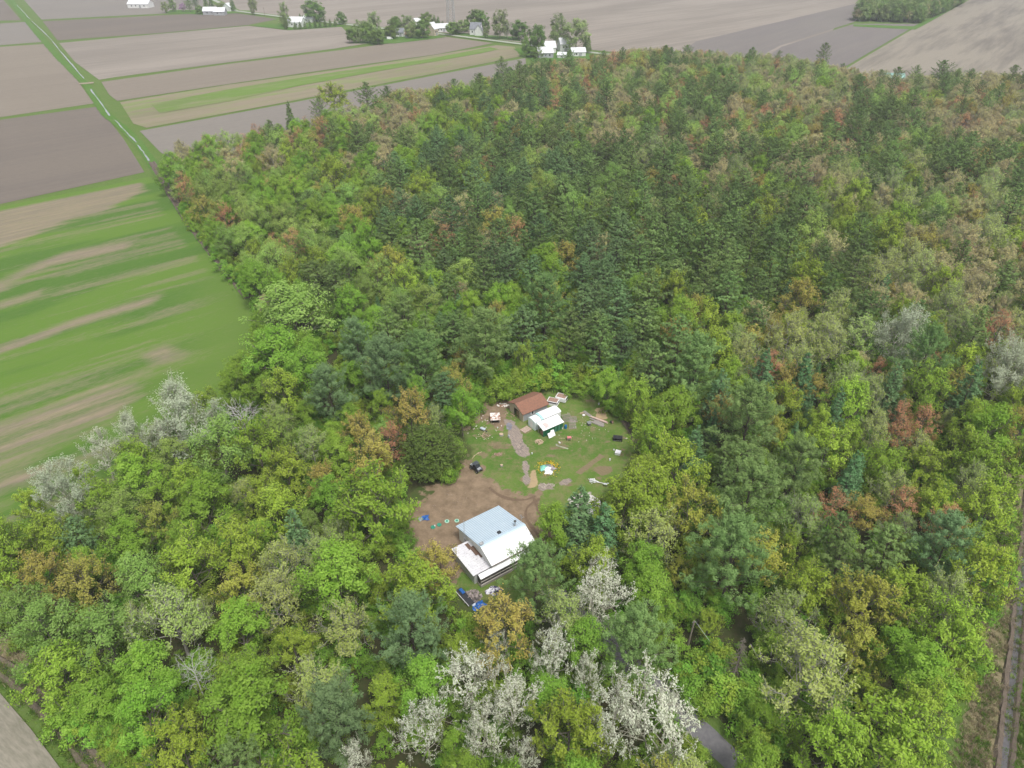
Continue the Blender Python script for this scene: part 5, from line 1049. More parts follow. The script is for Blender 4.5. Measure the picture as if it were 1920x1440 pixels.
# trees placed one by one: u, v = crown centre in the photograph, r = crown radius there, variant, crown height ratio, label or None
HAND = [
 (1370, 1060, 80, 'pine', 'broad dark pine, largest of the pines right of the paved lane'), (1188, 1215, 66, 'pine', 'wide green pine between the white poplars and the utility pole'),
 (1005, 1092, 60, 'pine', 'round green pine leaning over the front porch of the white cottage'), (770, 1195, 72, 'pineb', 'large blue-green pine in front of the bright yellow-green tree left of the junk heap'),
 (632, 1362, 75, 'pineb', 'big rounded blue-green pine at the front of the wood, left of the white poplars'), (1770, 1035, 62, 'pineb', 'dark pine standing near the long ditch on the right edge'),
 (1400, 945, 68, 'pine', 'broad pine right behind the largest pine of the right side'), (1400, 800, 66, 'pine', 'tall layered pine in the wood right of the black crate'), (1490, 890, 55, 'pine', 'dark pine right of the broad layered pines'),
 (1302, 700, 55, 'pine', 'green pine in the wood beyond the fallen white logs'), (910, 655, 58, 'pine', 'tall pine behind the brown-roofed garage'), (725, 705, 60, 'pineb', 'dark layered pine left of the clearing beyond the cedar'), (622, 745, 48, 'pineb', 'dark pine in the trees between green field and cedar'), (792, 690, 50, 'pine', None), (672, 655, 42, 'pineb', None),
 (1730, 680, 50, 'pine', 'dark pine in front of the round silvery poplar on the right'), (154, 1020, 34, 'pineb', 'small dark pine near the tan field, among the yellow-green trees'), (1022, 580, 48, 'pine', None), (560, 1015, 34, 'larch', 'soft blue-green larch among yellow-green trees left of the cottage'),
 (1085, 985, 52, 'larch', 'feathery larch in front of the pale stone heap'), (1040, 985, 36, 'green', 'bright green tree beside the larch, right of the cottage'), (1130, 1010, 40, 'larch', None), (1425, 720, 36, 'larch', None), (1590, 905, 30, 'larch', None), (1500, 725, 34, 'larch', None), (1810, 745, 36, 'larch', None), (1668, 735, 30, 'larch', None), (1345, 755, 34, 'larch', None),
 (805, 850, 62, 'cedar', 'dense dome-shaped cedar at the left edge of the clearing'),
 (700, 945, 75, 'yellow', 'big round yellow-green tree left of the bare yard'), (785, 1115, 68, 'yellow', 'bright yellow-green tree left of the junk heap'), (465, 1345, 85, 'green', 'large fresh green tree near the lower edge, behind the dead white tree'), (822, 1062, 38, 'orange', 'orange-tinted tree against the left wall of the white cottage'),
 (945, 1180, 58, 'orange', 'orange-brown tree in front of the junk heap'), (85, 1085, 48, 'orange', 'left one of two orange-tipped trees near the left picture edge'), (160, 1095, 46, 'orange', 'right one of two orange-tipped trees near the left picture edge'), (1622, 1135, 60, 'gold', 'golden upright tree at lower right, above the bare grey tree'),
 (1510, 1110, 46, 'yellow', 'yellow-green brushy tree right of the largest pine'), (1512, 1262, 80, 'grey', 'wide grey twiggy tree with hardly any leaves at lower right'), (1670, 1395, 85, 'yellow', 'bright yellow-green tree at the lower right corner of the wood'), (1560, 1400, 70, 'yellow', None), (1840, 1080, 55, 'yellow', 'bright yellow-green tree beside the right ditch'), (1845, 960, 50, 'yellow', None), (1780, 1190, 62, 'yellow', None), (1730, 1270, 60, 'green', None),
 (1418, 1442, 46, 'green', 'bright green round tree beside the end of the paved lane'), (1070, 1375, 66, 'yellow', 'bright yellow-green tree between two groups of white poplars'), (795, 1285, 48, 'green', 'leafy green tree left of the tallest white poplar'), (1855, 812, 50, 'green', 'solid round green leafy tree near the right edge'), (1100, 1205, 42, 'green', None),
 (735, 832, 30, 'rust', 'rust-coloured tree beside the cedar'), (1872, 622, 32, 'rust', 'red tree near the right picture edge beyond the silvery poplars'), (1500, 562, 34, 'orange', None), (1685, 812, 26, 'rust', None), (968, 437, 24, 'rust', 'rust-red tree in the middle of the pines'), (1560, 955, 34, 'rust', None), (1690, 950, 30, 'rust', None), (1770, 985, 34, 'rust', None), (1480, 720, 30, 'orange', None), (1350, 770, 26, 'orange', None), (700, 860, 40, 'orange', None),
 (545, 580, 72, 'dull', 'huge pale yellow-green tree at the corner of the green field'), (520, 665, 55, 'green', 'green leafy tree below the huge pale tree by the field'), (575, 700, 45, 'green', None), (1265, 770, 40, 'green', None), (625, 330, 34, 'yellow', 'yellow tree amid the green trees of the left wood'), (625, 183, 28, 'yellow', 'yellow-green tree standing out on the far edge beside the field'),
 (870, 1275, 56, 'silver', 'tallest white poplar, leftmost of the big ones in the foreground'), (962, 1300, 50, 'silver', 'white poplar with bare trunk, second of the big ones in the foreground'), (1040, 1225, 44, 'silver', 'white poplar behind the bright yellow-green foreground tree'), (1102, 1262, 30, 'silver', 'slim white poplar left of the wide green pine'), (1226, 1332, 76, 'silver', 'widest white poplar, beside the paved lane'), (1150, 1345, 58, 'silver', 'white poplar just left of the widest one'),
 (785, 1370, 46, 'silver', 'white poplar right of the big rounded foreground pine'), (1135, 1105, 56, 'silver', 'white poplar overhanging the lane behind the wide green pine'), (985, 1432, 32, 'silver', 'white poplar top cut by the bottom picture edge, right one'), (665, 1432, 32, 'silver', 'white poplar top cut by the bottom picture edge, left one'), (930, 1205, 24, 'silver', 'thin white poplar in front of the orange-brown tree'), (905, 1380, 42, 'silver', None),
 (345, 780, 62, 'silverdense', 'tall bushy silvery poplar beside the green field'), (118, 915, 48, 'silverdense', 'silvery poplar at the edge of the tan field stubble'), (250, 820, 36, 'silverdense', 'small silvery poplar left of the tall silvery one'), (1695, 628, 46, 'silverdense', 'round silvery poplar standing in the right wood'), (1885, 690, 48, 'silverdense', 'silvery poplar near the right picture edge'), (190, 850, 32, 'silver', None), 
 (365, 1265, 38, 'deadwhite', 'bleached dead tree with bare white limbs in the lower left wood'), (455, 785, 36, 'deadwhite', 'bare white birch skeleton near the silvery poplar'), (1385, 1245, 40, 'deadspruce', 'grey dead spruce right of the utility pole'),
 (688, 187, 22, 'pine', None), (545, 225, 14, 'spruce', 'lone narrow spruce on the far left edge of the wood'), (600, 215, 18, 'pine', None), (940, 130, 14, 'pine', None), (1130, 118, 14, 'pine', None), (1545, 105, 16, 'pine', None), (1850, 300, 28, 'pine', None), (1715, 145, 13, 'pine', None), (1765, 140, 18, 'pine', None), (1010, 108, 14, 'pine', None),
 (1195, 748, 30, 'yellow', 'small yellow-green tree at the far right corner of the lawn'), (1222, 818, 32, 'yellow', 'yellow-green tree beside the little plank bridge'), (1140, 724, 26, 'green', 'small green tree behind the lawn, right of the truck caps'), (1205, 905, 36, 'yellow', 'yellow-green tree at the lower right lawn edge'), (866, 768, 30, 'green', 'green tree left of the low shelter'),
 (1170, 960, 60, 'yellow', None), (1230, 930, 55, 'yellow', None), (1290, 960, 50, 'gold', None), (1220, 1000, 50, 'grey', None), (1270, 870, 48, 'yellow', None),
]
PR = {k: (v[0][3], v[0][4]) for k, v in PROTO.items()}
def rel(var): return {'pine': .55, 'pineb': .52, 'bigpine': .5, 'bigpineb': .5, 'larch': .45, 'cedar': .45, 'spruce': .5, 'deadspruce': .45, 'deadwhite': .62}.get(var, .62)
trees = []   # dict(x, y, h, cr, var, u, v, r, label)
for u, v, r, var, lab in HAND:
    if var in ('pine', 'pineb') and r >= 38: var = 'big' + var
    h = PR[var][0] * 1.0
    for _ in range(3):
        c = px(u, v, h * rel(var)); _, _, f = proj(c.x, c.y, c.z); cr = r * f / FPX
        h0, c0 = PR[var]; h = min(max(h0 * (cr / c0) ** .55, h0 * .55), h0 * 1.35)
        if var == 'cedar': h = 10.5
    c = px(u, v, h * rel(var)); trees.append(dict(x=c.x, y=c.y, h=h, cr=cr, var=var, u=u, v=v, r=r, label=lab, hand=1))
# the rest of the wood: random spots at natural spacing
def in_can(u, v):
    ok = inside(CAN, u, v)
    for q in HOLES: ok &= ~inside(q, u, v)
    return ok
def scatter():
    rng = np.random.default_rng(3); cell = 3.6
    gx, gy = np.meshgrid(np.arange(-180, 480, cell), np.arange(30, 640, cell)); X = gx.ravel() + rng.uniform(-.5, .5, gx.size) * cell * .95; Y = gy.ravel() + rng.uniform(-.5, .5, gx.size) * cell * .95
    _ = 0
    u0, v0, f0 = proj(X, Y, 8.0)
    d2 = (u0[:, None] - MXP[None, :, 0]) ** 2 + (v0[:, None] - MXP[None, :, 1]) ** 2 + 400
    wts = (1 / d2 ** 1.6); wts /= wts.sum(1, keepdims=True); P = wts @ MXW; P = P ** 1.1
    # patches: neighbours tend to be of one kind
    for k in range(len(VARS)): P[:, k] *= .25 + 2.2 * sstep(.3, .62, fbm(X * .035 + 13 * k, Y * .035 + 29 * k, 3))
    P[:, :2] *= (1 - .5 * sstep(170, 380, Y))[:, None]
    P /= P.sum(1, keepdims=True); cum = P.cumsum(1); pick = (rng.random(len(X))[:, None] > cum).sum(1).clip(0, len(VARS) - 1)
    S_ = rng.normal(size=len(X))
    out_ = []
    vh = np.array([PR[v][0] for v in VARS])[pick]; vc = np.array([PR[v][1] for v in VARS])[pick]
    far = sstep(150, 400, Y)
    sc = np.clip(.84 + .17 * S_, .5, 1.3) ; h = vh * np.clip(sc + rng.normal(size=len(X)) * .07, .5, 1.3) * np.where(np.isin(pick, (0, 1)), 1 + .02 * far, 1 - .08 * far); cr = vc * np.clip(sc * 1.04 + rng.normal(size=len(X)) * .1, .5, 1.4)
    rl = np.array([rel(v) for v in VARS])[pick]
    u, v, f = proj(X, Y, h * rl); r = cr * FPX / f
    ok = in_can(u, v) & (f > 5) & (u > -150) & (u < 2070) & (v < 1560)
    # crowns must not spill over the clearing nor past the wood's edge
    for q in HOLES[:1]: ok &= sdist(q, u, v) < -r * .75
    for q in HOLES[2:3] + HOLES[5:]: ok &= sdist(q, u, v) < -r * .7
    ok &= sdist(CAN, u, v) > r * .18
    # trunks stay off open ground
    for q in (CL,): ok &= ~inside(poly_px(q), X, Y)
    ld = np.full(len(X), 1e9)
    for i in range(len(lane) - 1):
        a, b_ = lane[i], lane[i + 1]; dx, dy = b_.x - a.x, b_.y - a.y; t = np.clip(((X - a.x) * dx + (Y - a.y) * dy) / (dx * dx + dy * dy), 0, 1); ld = np.minimum(ld, np.hypot(X - a.x - t * dx, Y - a.y - t * dy))
    ok &= ld > 2.2
    hx = np.array([t['x'] for t in trees]); hy = np.array([t['y'] for t in trees]); hc = np.array([t['cr'] for t in trees])
    for i in np.flatnonzero(ok):
        d = np.hypot(hx - X[i], hy - Y[i])
        if (d < (hc + cr[i]) * .7).any(): continue
        # nothing tall right in front of a tree placed by hand
        out_.append(dict(x=X[i], y=Y[i], h=h[i], cr=cr[i], var=VARS[pick[i]], u=u[i], v=v[i], r=r[i], label=None, hand=0))
    return out_
cand = scatter()
# drop candidates that would hide hand-placed crowns (nearer, overlapping in the picture, and not lower)
hu = np.array([(t['u'], t['v'], t['r'], t['y']) for t in trees])
keep = []
for t in cand:
    d = np.hypot(hu[:, 0] - t['u'], hu[:, 1] - t['v'])
    if ((d < hu[:, 2] * .8 + t['r'] * .3) & (t['y'] < hu[:, 3])).any(): continue
    keep.append(t)
# thin where crowns crowd each other, big ones first
keep.sort(key=lambda t: -t['cr']); G = {}
for t in keep:
    k = (int(t['x'] // 10), int(t['y'] // 10)); bad = False
    for i in (-1, 0, 1):
        for j in (-1, 0, 1):
            for o in G.get((k[0] + i, k[1] + j), ()):
                if math.hypot(o['x'] - t['x'], o['y'] - t['y']) < (o['cr'] + t['cr']) * .72: bad = True
    if not bad: G.setdefault(k, []).append(t); trees.append(t)
print('TREES', len(trees))

# --- bushes along the wood's edges and round the clearing
rng = np.random.default_rng(5); bushes = []
def bush_line(pts, n, spread, s0, s1, px_=True):
    P = poly_px(pts) if px_ else pts
    for _ in range(n):
        i = rng.integers(0, len(P) - 1); t = rng.random(); p = P[i].lerp(P[i + 1], t)
        s = rng.uniform(s0, s1); bushes.append((p.x + rng.normal() * spread, p.y + rng.normal() * spread, s))
bush_line([(50, 1240), (110, 1290), (170, 1350), (235, 1430), (280, 1500)], 34, 1.3, .7, 1.5)
bush_line([(1715, 1440), (1775, 1320), (1830, 1200), (1870, 1080), (1895, 960)], 34, 1.2, .7, 1.4)
bush_line([(350, 408), (418, 492), (468, 552)], 26, 1.2, .8, 1.6)
bush_line([(845, 795), (875, 760), (920, 738), (960, 731), (1010, 720), (1060, 722), (1110, 720), (1170, 742)], 76, 1.7, .8, 1.9)
bush_line([(1140, 742), (1160, 758), (1176, 778), (1192, 800)], 26, 1.2, .6, 1.4)
bush_line([(842, 905), (850, 880), (846, 840)], 10, .8, .6, 1.1)
bush_line([(1195, 780), (1222, 830), (1228, 880), (1200, 925), (1160, 960)], 46, 1.6, .8, 1.7)
bush_line([(745, 960), (745, 1040), (790, 1090), (850, 1140)], 22, 1.5, .7, 1.3)
bush_line([(1140, 1000), (1085, 1050), (1120, 1140)], 20, 1.5, .7, 1.3)
bush_line([(1310, 1235), (1385, 1315), (1455, 1395)], 50, 1.6, .8, 1.6)
bush_line([(610, 570), (600, 640), (580, 700)], 20, 2.5, .6, 1.2)

# ================================================================ PLACING THE TREES
IND = 300
byname = {}
for t in trees: byname.setdefault(NAME[t['var']], []).append(t)
rest = []; solo = []
for nm, L in byname.items():
    inv = [t for t in L if -20 < t['u'] < 1940 and t['v'] < 1470]; out_ = [t for t in L if not (-20 < t['u'] < 1940 and t['v'] < 1470)]
    inv.sort(key=lambda t: (-t['hand'], -t['r']))
    solo += inv[:IND]; rest += inv[IND:] + out_
rngp = np.random.default_rng(8)
def put(name, pm, x, y, sx, sz, rz, parts, lab, cat, grp=None):
    tm, cm, jm = pm[:3]
    if parts and cm is not None:
        o = thing(name, (x, y, 0), rz, lab, cat, grp)
        o.scale = (sx, sx, sz); link('trunk', tm, o); link('crown', cm, o)
    else:
        o = link(name, jm); o.location = (x, y, 0); o.rotation_euler = (0, 0, rz); o.scale = (sx, sx, sz); tag(o, lab, cat, grp)
    return o
# where things are, for the labels (landmarks in the photograph)
ANC = [(360, 300, 'by the ditch corner beyond the green field'), (450, 265, 'on the far left edge facing brown soil'), (580, 232, 'on the far edge below the tan strip'), (720, 195, 'on the far edge below the ploughed strip'), (860, 170, 'on the far edge left of the white barns'),
 (1000, 140, 'in front of the far white barns'), (1130, 120, 'on the far edge right of the white barns'), (1260, 110, 'on the far middle edge below the wide soil'), (1400, 112, 'on the far edge below the dark field'), (1540, 125, 'on the far edge below the distant grove'), (1670, 165, 'round the distant teal roof'), (1820, 160, 'on the far right edge below ribbed soil'),
 (380, 380, 'along the dark ditch of the green field'), (440, 460, 'above the green field corner'), (500, 340, 'in the left wood'), (560, 440, 'in the left wood above the huge pale tree'), (600, 280, 'in the far left wood'), (640, 370, 'right of the yellow left-wood tree'), (700, 290, 'in the far wood left of centre'), (640, 520, 'behind the small grassy gap'), (720, 440, 'left of the central pines'), (720, 560, 'above the dark layered pines'),
 (800, 240, 'in the far wood above the central pines'), (830, 370, 'in the left half of the central pines'), (840, 500, 'among pines far behind the garage'), (960, 200, 'in the far wood behind the pines'), (980, 310, 'in the upper central pines'), (960, 430, 'around the rust-red tree amid pines'), (950, 560, 'behind the tall garage pine'), (840, 640, 'left behind the brown-roofed garage'),
 (1110, 230, 'in the far wood right of centre'), (1120, 350, 'in the pines right of centre'), (1100, 470, 'in the wood behind the white trailer'), (1090, 600, 'straight behind the white trailer'), (1010, 670, 'just behind the garage'), (1120, 680, 'behind the truck caps'), (1260, 200, 'in the upper right-centre wood'), (1260, 320, 'in the pine belt right of centre'), (1240, 450, 'in the wood above the clearing right'), (1220, 580, 'above the right end of the clearing'), (1210, 690, 'behind the fallen white logs'),
 (1400, 210, 'in the far right-centre wood'), (1400, 330, 'in the upper right wood'), (1390, 450, 'in the right wood'), (1380, 580, 'right of the green log-side pine'), (1360, 680, 'above the tall layered pine'), (1550, 230, 'in the far right wood below the grove'), (1550, 350, 'in the right pine belt'), (1530, 480, 'in the right wood above the orange tree'), (1500, 600, 'around the orange right-wood tree'), (1580, 680, 'left of the round silvery poplar'), (1520, 790, 'right of the tall layered pine'),
 (1720, 260, 'in the far right wood'), (1720, 390, 'in the right-hand wood'), (1680, 520, 'behind the round silvery poplar'), (1880, 270, 'at the far right picture edge'), (1870, 400, 'at the right picture edge, upper part'), (1860, 540, 'above the red tree at right'), (1790, 640, 'between the two silvery right poplars'), (1690, 780, 'below the dark right-hand pine'), (1850, 760, 'around the solid round green tree'), (1640, 890, 'in the middle of the lower right wood'), (1800, 890, 'near the right ditch, upper part'), (1850, 1010, 'near the right ditch, middle part'), (1680, 1000, 'left of the dark ditch-side pine'), (1540, 1000, 'right of the broad layered pines'),
 (1290, 800, 'right of the black crate'), (1240, 920, 'right of the pale stone heap'), (1300, 1010, 'left of the largest right-hand pine'), (1200, 1080, 'behind the lane-side white poplar'), (1290, 1110, 'left behind the utility pole'), (1430, 1170, 'below the largest right-hand pine'), (1560, 1170, 'around the golden upright tree'), (1720, 1150, 'near the right ditch, lower part'), (1620, 1280, 'right of the bare grey tree'), (1450, 1370, 'below the bare grey tree'), (1380, 1300, 'below the dead spruce'), (1760, 1300, 'by the dry bank at lower right'), (1560, 1440, 'at the bottom edge, right'),
 (560, 640, 'below the grassy gap'), (640, 830, 'left of the rust-coloured tree'), (540, 780, 'behind the birch skeleton'), (420, 830, 'right of the tall silvery poplar'), (480, 900, 'below the birch skeleton'), (600, 900, 'left of the big round yellow-green tree'), (320, 890, 'below the tall silvery poplar'), (220, 910, 'right of the silvery stubble-edge poplar'), (60, 960, 'at the tan field corner'), (60, 1020, 'at the left picture edge'), (240, 1010, 'right of the small dark pine'), (360, 990, 'in the left foreground wood'), (470, 1020, 'left of the soft blue-green larch'), (640, 1060, 'below the big round yellow-green tree'), (720, 1040, 'left of the white cottage'),
 (40, 1150, 'below the two orange-tipped trees'), (250, 1120, 'right of the two orange-tipped trees'), (360, 1130, 'above the bleached dead tree'), (480, 1140, 'in the middle of the left foreground wood'), (600, 1160, 'left of the large blue-green pine'), (150, 1200, 'above the lower left ditch'), (240, 1270, 'left of the bleached dead tree'), (300, 1370, 'by the lower left ditch'), (560, 1260, 'above the big foreground pine'), (690, 1290, 'right above the big foreground pine'), (350, 1440, 'at the bottom edge, left'), (540, 1440, 'at the bottom edge below the fresh green tree'), (880, 1220, 'behind the tallest white poplar'), (830, 1430, 'at the bottom edge among white poplars'), (1010, 1260, 'between the foreground white poplars'), (960, 1400, 'below the foreground white poplars'), (1130, 1440, 'at the bottom edge under the widest poplar'), (1280, 1420, 'left of the lane end')]
AN = np.array([(a, b) for a, b, _ in ANC], float)
ORD = ['first', 'second', 'third', 'fourth', 'fifth', 'sixth', 'seventh', 'eighth', 'ninth']
NUM = ['', 'one', 'two', 'three', 'four', 'five', 'six', 'seven', 'eight', 'nine']
cells = {}
for t in solo:
    if t['label']: continue
    k = int(np.argmin((AN[:, 0] - t['u']) ** 2 + ((AN[:, 1] - t['v']) * 1.3) ** 2)); cells.setdefault((t['var'], k), []).append(t)
for (var, k), L in cells.items():
    place = ANC[k][2]; look = LOOK[var]
    L.sort(key=lambda t: t['v']); n = len(L)
    rows = [('', L)] if n <= 4 else ([('back row, ', L[:n // 2]), ('front row, ', L[n // 2:])] if n <= 12 else [('back row, ', L[:n // 3]), ('middle row, ', L[n // 3:2 * n // 3]), ('front row, ', L[2 * n // 3:])])
    for rn, M in rows:
        M.sort(key=lambda t: t['u']); m = len(M)
        for i, t in enumerate(M):
            if m == 1: s = rn.rstrip(', ') if rn else ''
            elif m == 2: s = rn + ('left one' if i == 0 else 'right one')
            elif m == 3: s = rn + ('left', 'middle', 'right')[i] + ' of three'
            else: s = rn + (ORD[min(i, 8)] + ' from left')
            t['label'] = look + ((', ' + s + ',') if s else '') + ' ' + place
            if len(t['label'].split()) > 16: t['label'] = look + ' ' + s + ' ' + ' '.join(place.split()[-4:])
GROUPS = {'pine_tree': 'pines of the wood', 'larch_tree': 'larches of the wood', 'broadleaf_tree': 'green leafy trees of the wood', 'maple_tree': 'yellow-green trees of the wood', 'budding_tree': 'budding trees of the wood', 'sparse_tree': 'thin twiggy trees of the wood', 'poplar_tree': 'white poplars', 'dead_tree': 'dead trees', 'shrub': 'shrubs along the edges', 'cedar_tree': None, 'spruce_tree': 'spruces at the far edge'}
def inst(t):
    L = PROTO[t['var']]; i = rngp.integers(0, len(L)); pm = L[i]
    return i, pm, t['cr'] / pm[4], t['h'] / pm[3], rngp.random() * 6.283
for t in solo:
    nm = NAME[t['var']]; i, pm, sx, sz, rz = inst(t)
    put(nm, pm, t['x'], t['y'], sx, sz, rz, t['r'] > 17, t['label'], CATS[nm], GROUPS[nm])

# masses too many to count: one object each, its trees instanced on points
def mass(name, label, items, meshes):
    """items: (x, y, sx, sz, rz, index into meshes)"""
    me = fast_mesh(name, np.array([(a[0], a[1], 0) for a in items]), np.zeros((0, 4), int), [])
    for an, typ, arr in (('rz', 'FLOAT', [a[4] for a in items]), ('idx', 'INT', [a[5] for a in items])):
        at = me.attributes.new(an, typ, 'POINT'); at.data.foreach_set('value', np.array(arr, np.float32 if typ == 'FLOAT' else np.int32))
    at = me.attributes.new('sc', 'FLOAT_VECTOR', 'POINT'); at.data.foreach_set('vector', np.array([(a[2], a[2], a[3]) for a in items], np.float32).ravel())
    o = tag(link(name, me), label, None, None, 'stuff')
    C_ = bpy.data.collections.new(name + '_kinds')
    for i, m_ in enumerate(meshes):
        C_.objects.link(bpy.data.objects.new('%s_kind_%03d' % (name, i), m_))
    g = bpy.data.node_groups.new(name, 'GeometryNodeTree')
    g.interface.new_socket('Geometry', in_out='INPUT', socket_type='NodeSocketGeometry'); g.interface.new_socket('Geometry', in_out='OUTPUT', socket_type='NodeSocketGeometry')
    gi = g.nodes.new('NodeGroupInput'); go = g.nodes.new('NodeGroupOutput'); ip = g.nodes.new('GeometryNodeInstanceOnPoints'); ci = g.nodes.new('GeometryNodeCollectionInfo')
    ci.inputs['Collection'].default_value = C_; ci.inputs['Separate Children'].default_value = True; ci.inputs['Reset Children'].default_value = True
    def na(nm, ty):
        q = g.nodes.new('GeometryNodeInputNamedAttribute'); q.data_type = ty; q.inputs['Name'].default_value = nm
        return [s for s in q.outputs if s.enabled and s.name == 'Attribute'][0]
    cx = g.nodes.new('ShaderNodeCombineXYZ'); g.links.new(na('rz', 'FLOAT'), cx.inputs[2])
    ip.inputs['Pick Instance'].default_value = True
    g.links.new(gi.outputs[0], ip.inputs['Points']); g.links.new(ci.outputs[0], ip.inputs['Instance']); g.links.new(na('idx', 'INT'), ip.inputs['Instance Index'])
    g.links.new(cx.outputs[0], ip.inputs['Rotation']); g.links.new(na('sc', 'FLOAT_VECTOR'), ip.inputs['Scale']); g.links.new(ip.outputs[0], go.inputs[0])
    md = o.modifiers.new('scatter', 'NODES'); md.node_group = g
    return o
MASSL = {'pine_tree': ('pine_wood', 'the many smaller dark pines spread through the wood'), 'broadleaf_tree': ('leafy_wood', 'the many smaller green leafy trees filling the wood'), 'maple_tree': ('yellow_green_wood', 'the many smaller yellow-green trees filling the wood'), 'budding_tree': ('budding_wood', 'the many smaller tan and rusty budding trees of the wood'), 'sparse_tree': ('twiggy_wood', 'the many smaller thin grey twiggy trees of the wood'), 'larch_tree': ('larch_wood', 'the many smaller larches of the wood')}
rb = {}
for t in rest: rb.setdefault(NAME[t['var']], []).append(t)
for nm, L in rb.items():
    vs = sorted({t['var'] for t in L}); meshes = []; off = {}
    for v_ in vs: off[v_] = len(meshes); meshes += [p[2] for p in PROTO[v_]]
    items = []
    for t in L:
        i, pm, sx, sz, rz = inst(t); items.append((t['x'], t['y'], sx, sz, rz, off[t['var']] + i))
    a, b_ = MASSL.get(nm, (nm.replace('_tree', '_wood'), 'the many smaller trees of the wood'))
    mass(a, b_, items, meshes)
print('SOLO', len(solo), 'REST', len(rest))
# undergrowth below the trees
rng = np.random.default_rng(12); fp = [(p.x, p.y) for p in poly_px(fpoly)]; items = []
N = 15000; X = rng.uniform(-140, 300, N); Y = rng.uniform(35, 300, N)
ok = (sdist(fp, X, Y) > 1) & (sdist([(p.x, p.y) for p in poly_px(CL)], X, Y) < -1.0)
u, v, f = proj(X, Y, 1.0); ok &= (u > -60) & (u < 1980) & (v < 1500)
for q in HOLES[1:3]: ok &= ~inside(poly_px(q), X, Y)
low = inside(HOLES[5], u, v) | inside(HOLES[6], u, v)
ld = np.full(N, 1e9)
for i in range(len(lane) - 1):
    a, b_ = lane[i], lane[i + 1]; dx, dy = b_.x - a.x, b_.y - a.y; t = np.clip(((X - a.x) * dx + (Y - a.y) * dy) / (dx * dx + dy * dy), 0, 1); ld = np.minimum(ld, np.hypot(X - a.x - t * dx, Y - a.y - t * dy))
ok &= ld > 2.6
for i in np.flatnonzero(ok):
    s = rng.uniform(.45, 1.25) * (.4 if low[i] else 1); items.append((X[i], Y[i], s * rng.uniform(.8, 1.3), s, rng.random() * 6.28, int(rng.integers(0, 3))))
mass('undergrowth', 'low green undergrowth on the forest floor', items, [p[2] for p in PROTO['shrub']])
# single shrubs
SH = [(50, 'beside the lower left ditch'), ]
uvb = []
for x, y, s in bushes:
    if x is None: continue
    u, v, f = proj(x, y, 1.2 * s); uvb.append((u, v, x, y, s))
lx = [(p.x, p.y) for p in poly_px(CL)]
cellb = {}
for q in uvb:
    if not (0 < q[0] < 1920 and q[1] < 1440): continue
    k = int(np.argmin((AN[:, 0] - q[0]) ** 2 + ((AN[:, 1] - q[1]) * 1.3) ** 2)); cellb.setdefault(k, []).append(q)
for k, L in cellb.items():
    L.sort()
    for i, (u, v, x, y, s) in enumerate(L):
        pm = PROTO['shrub'][rngp.integers(0, 3)]
        lab = ('green shrub ' if len(L) == 1 else 'green shrub, ' + (ORD[i] if i < 9 else 'one of the last') + ' from left, ') + ANC[k][2]
        put('shrub', pm, x, y, s * rngp.uniform(.8, 1.2), s, rngp.random() * 6.28, s > 1.0, lab, 'shrub', GROUPS['shrub'])

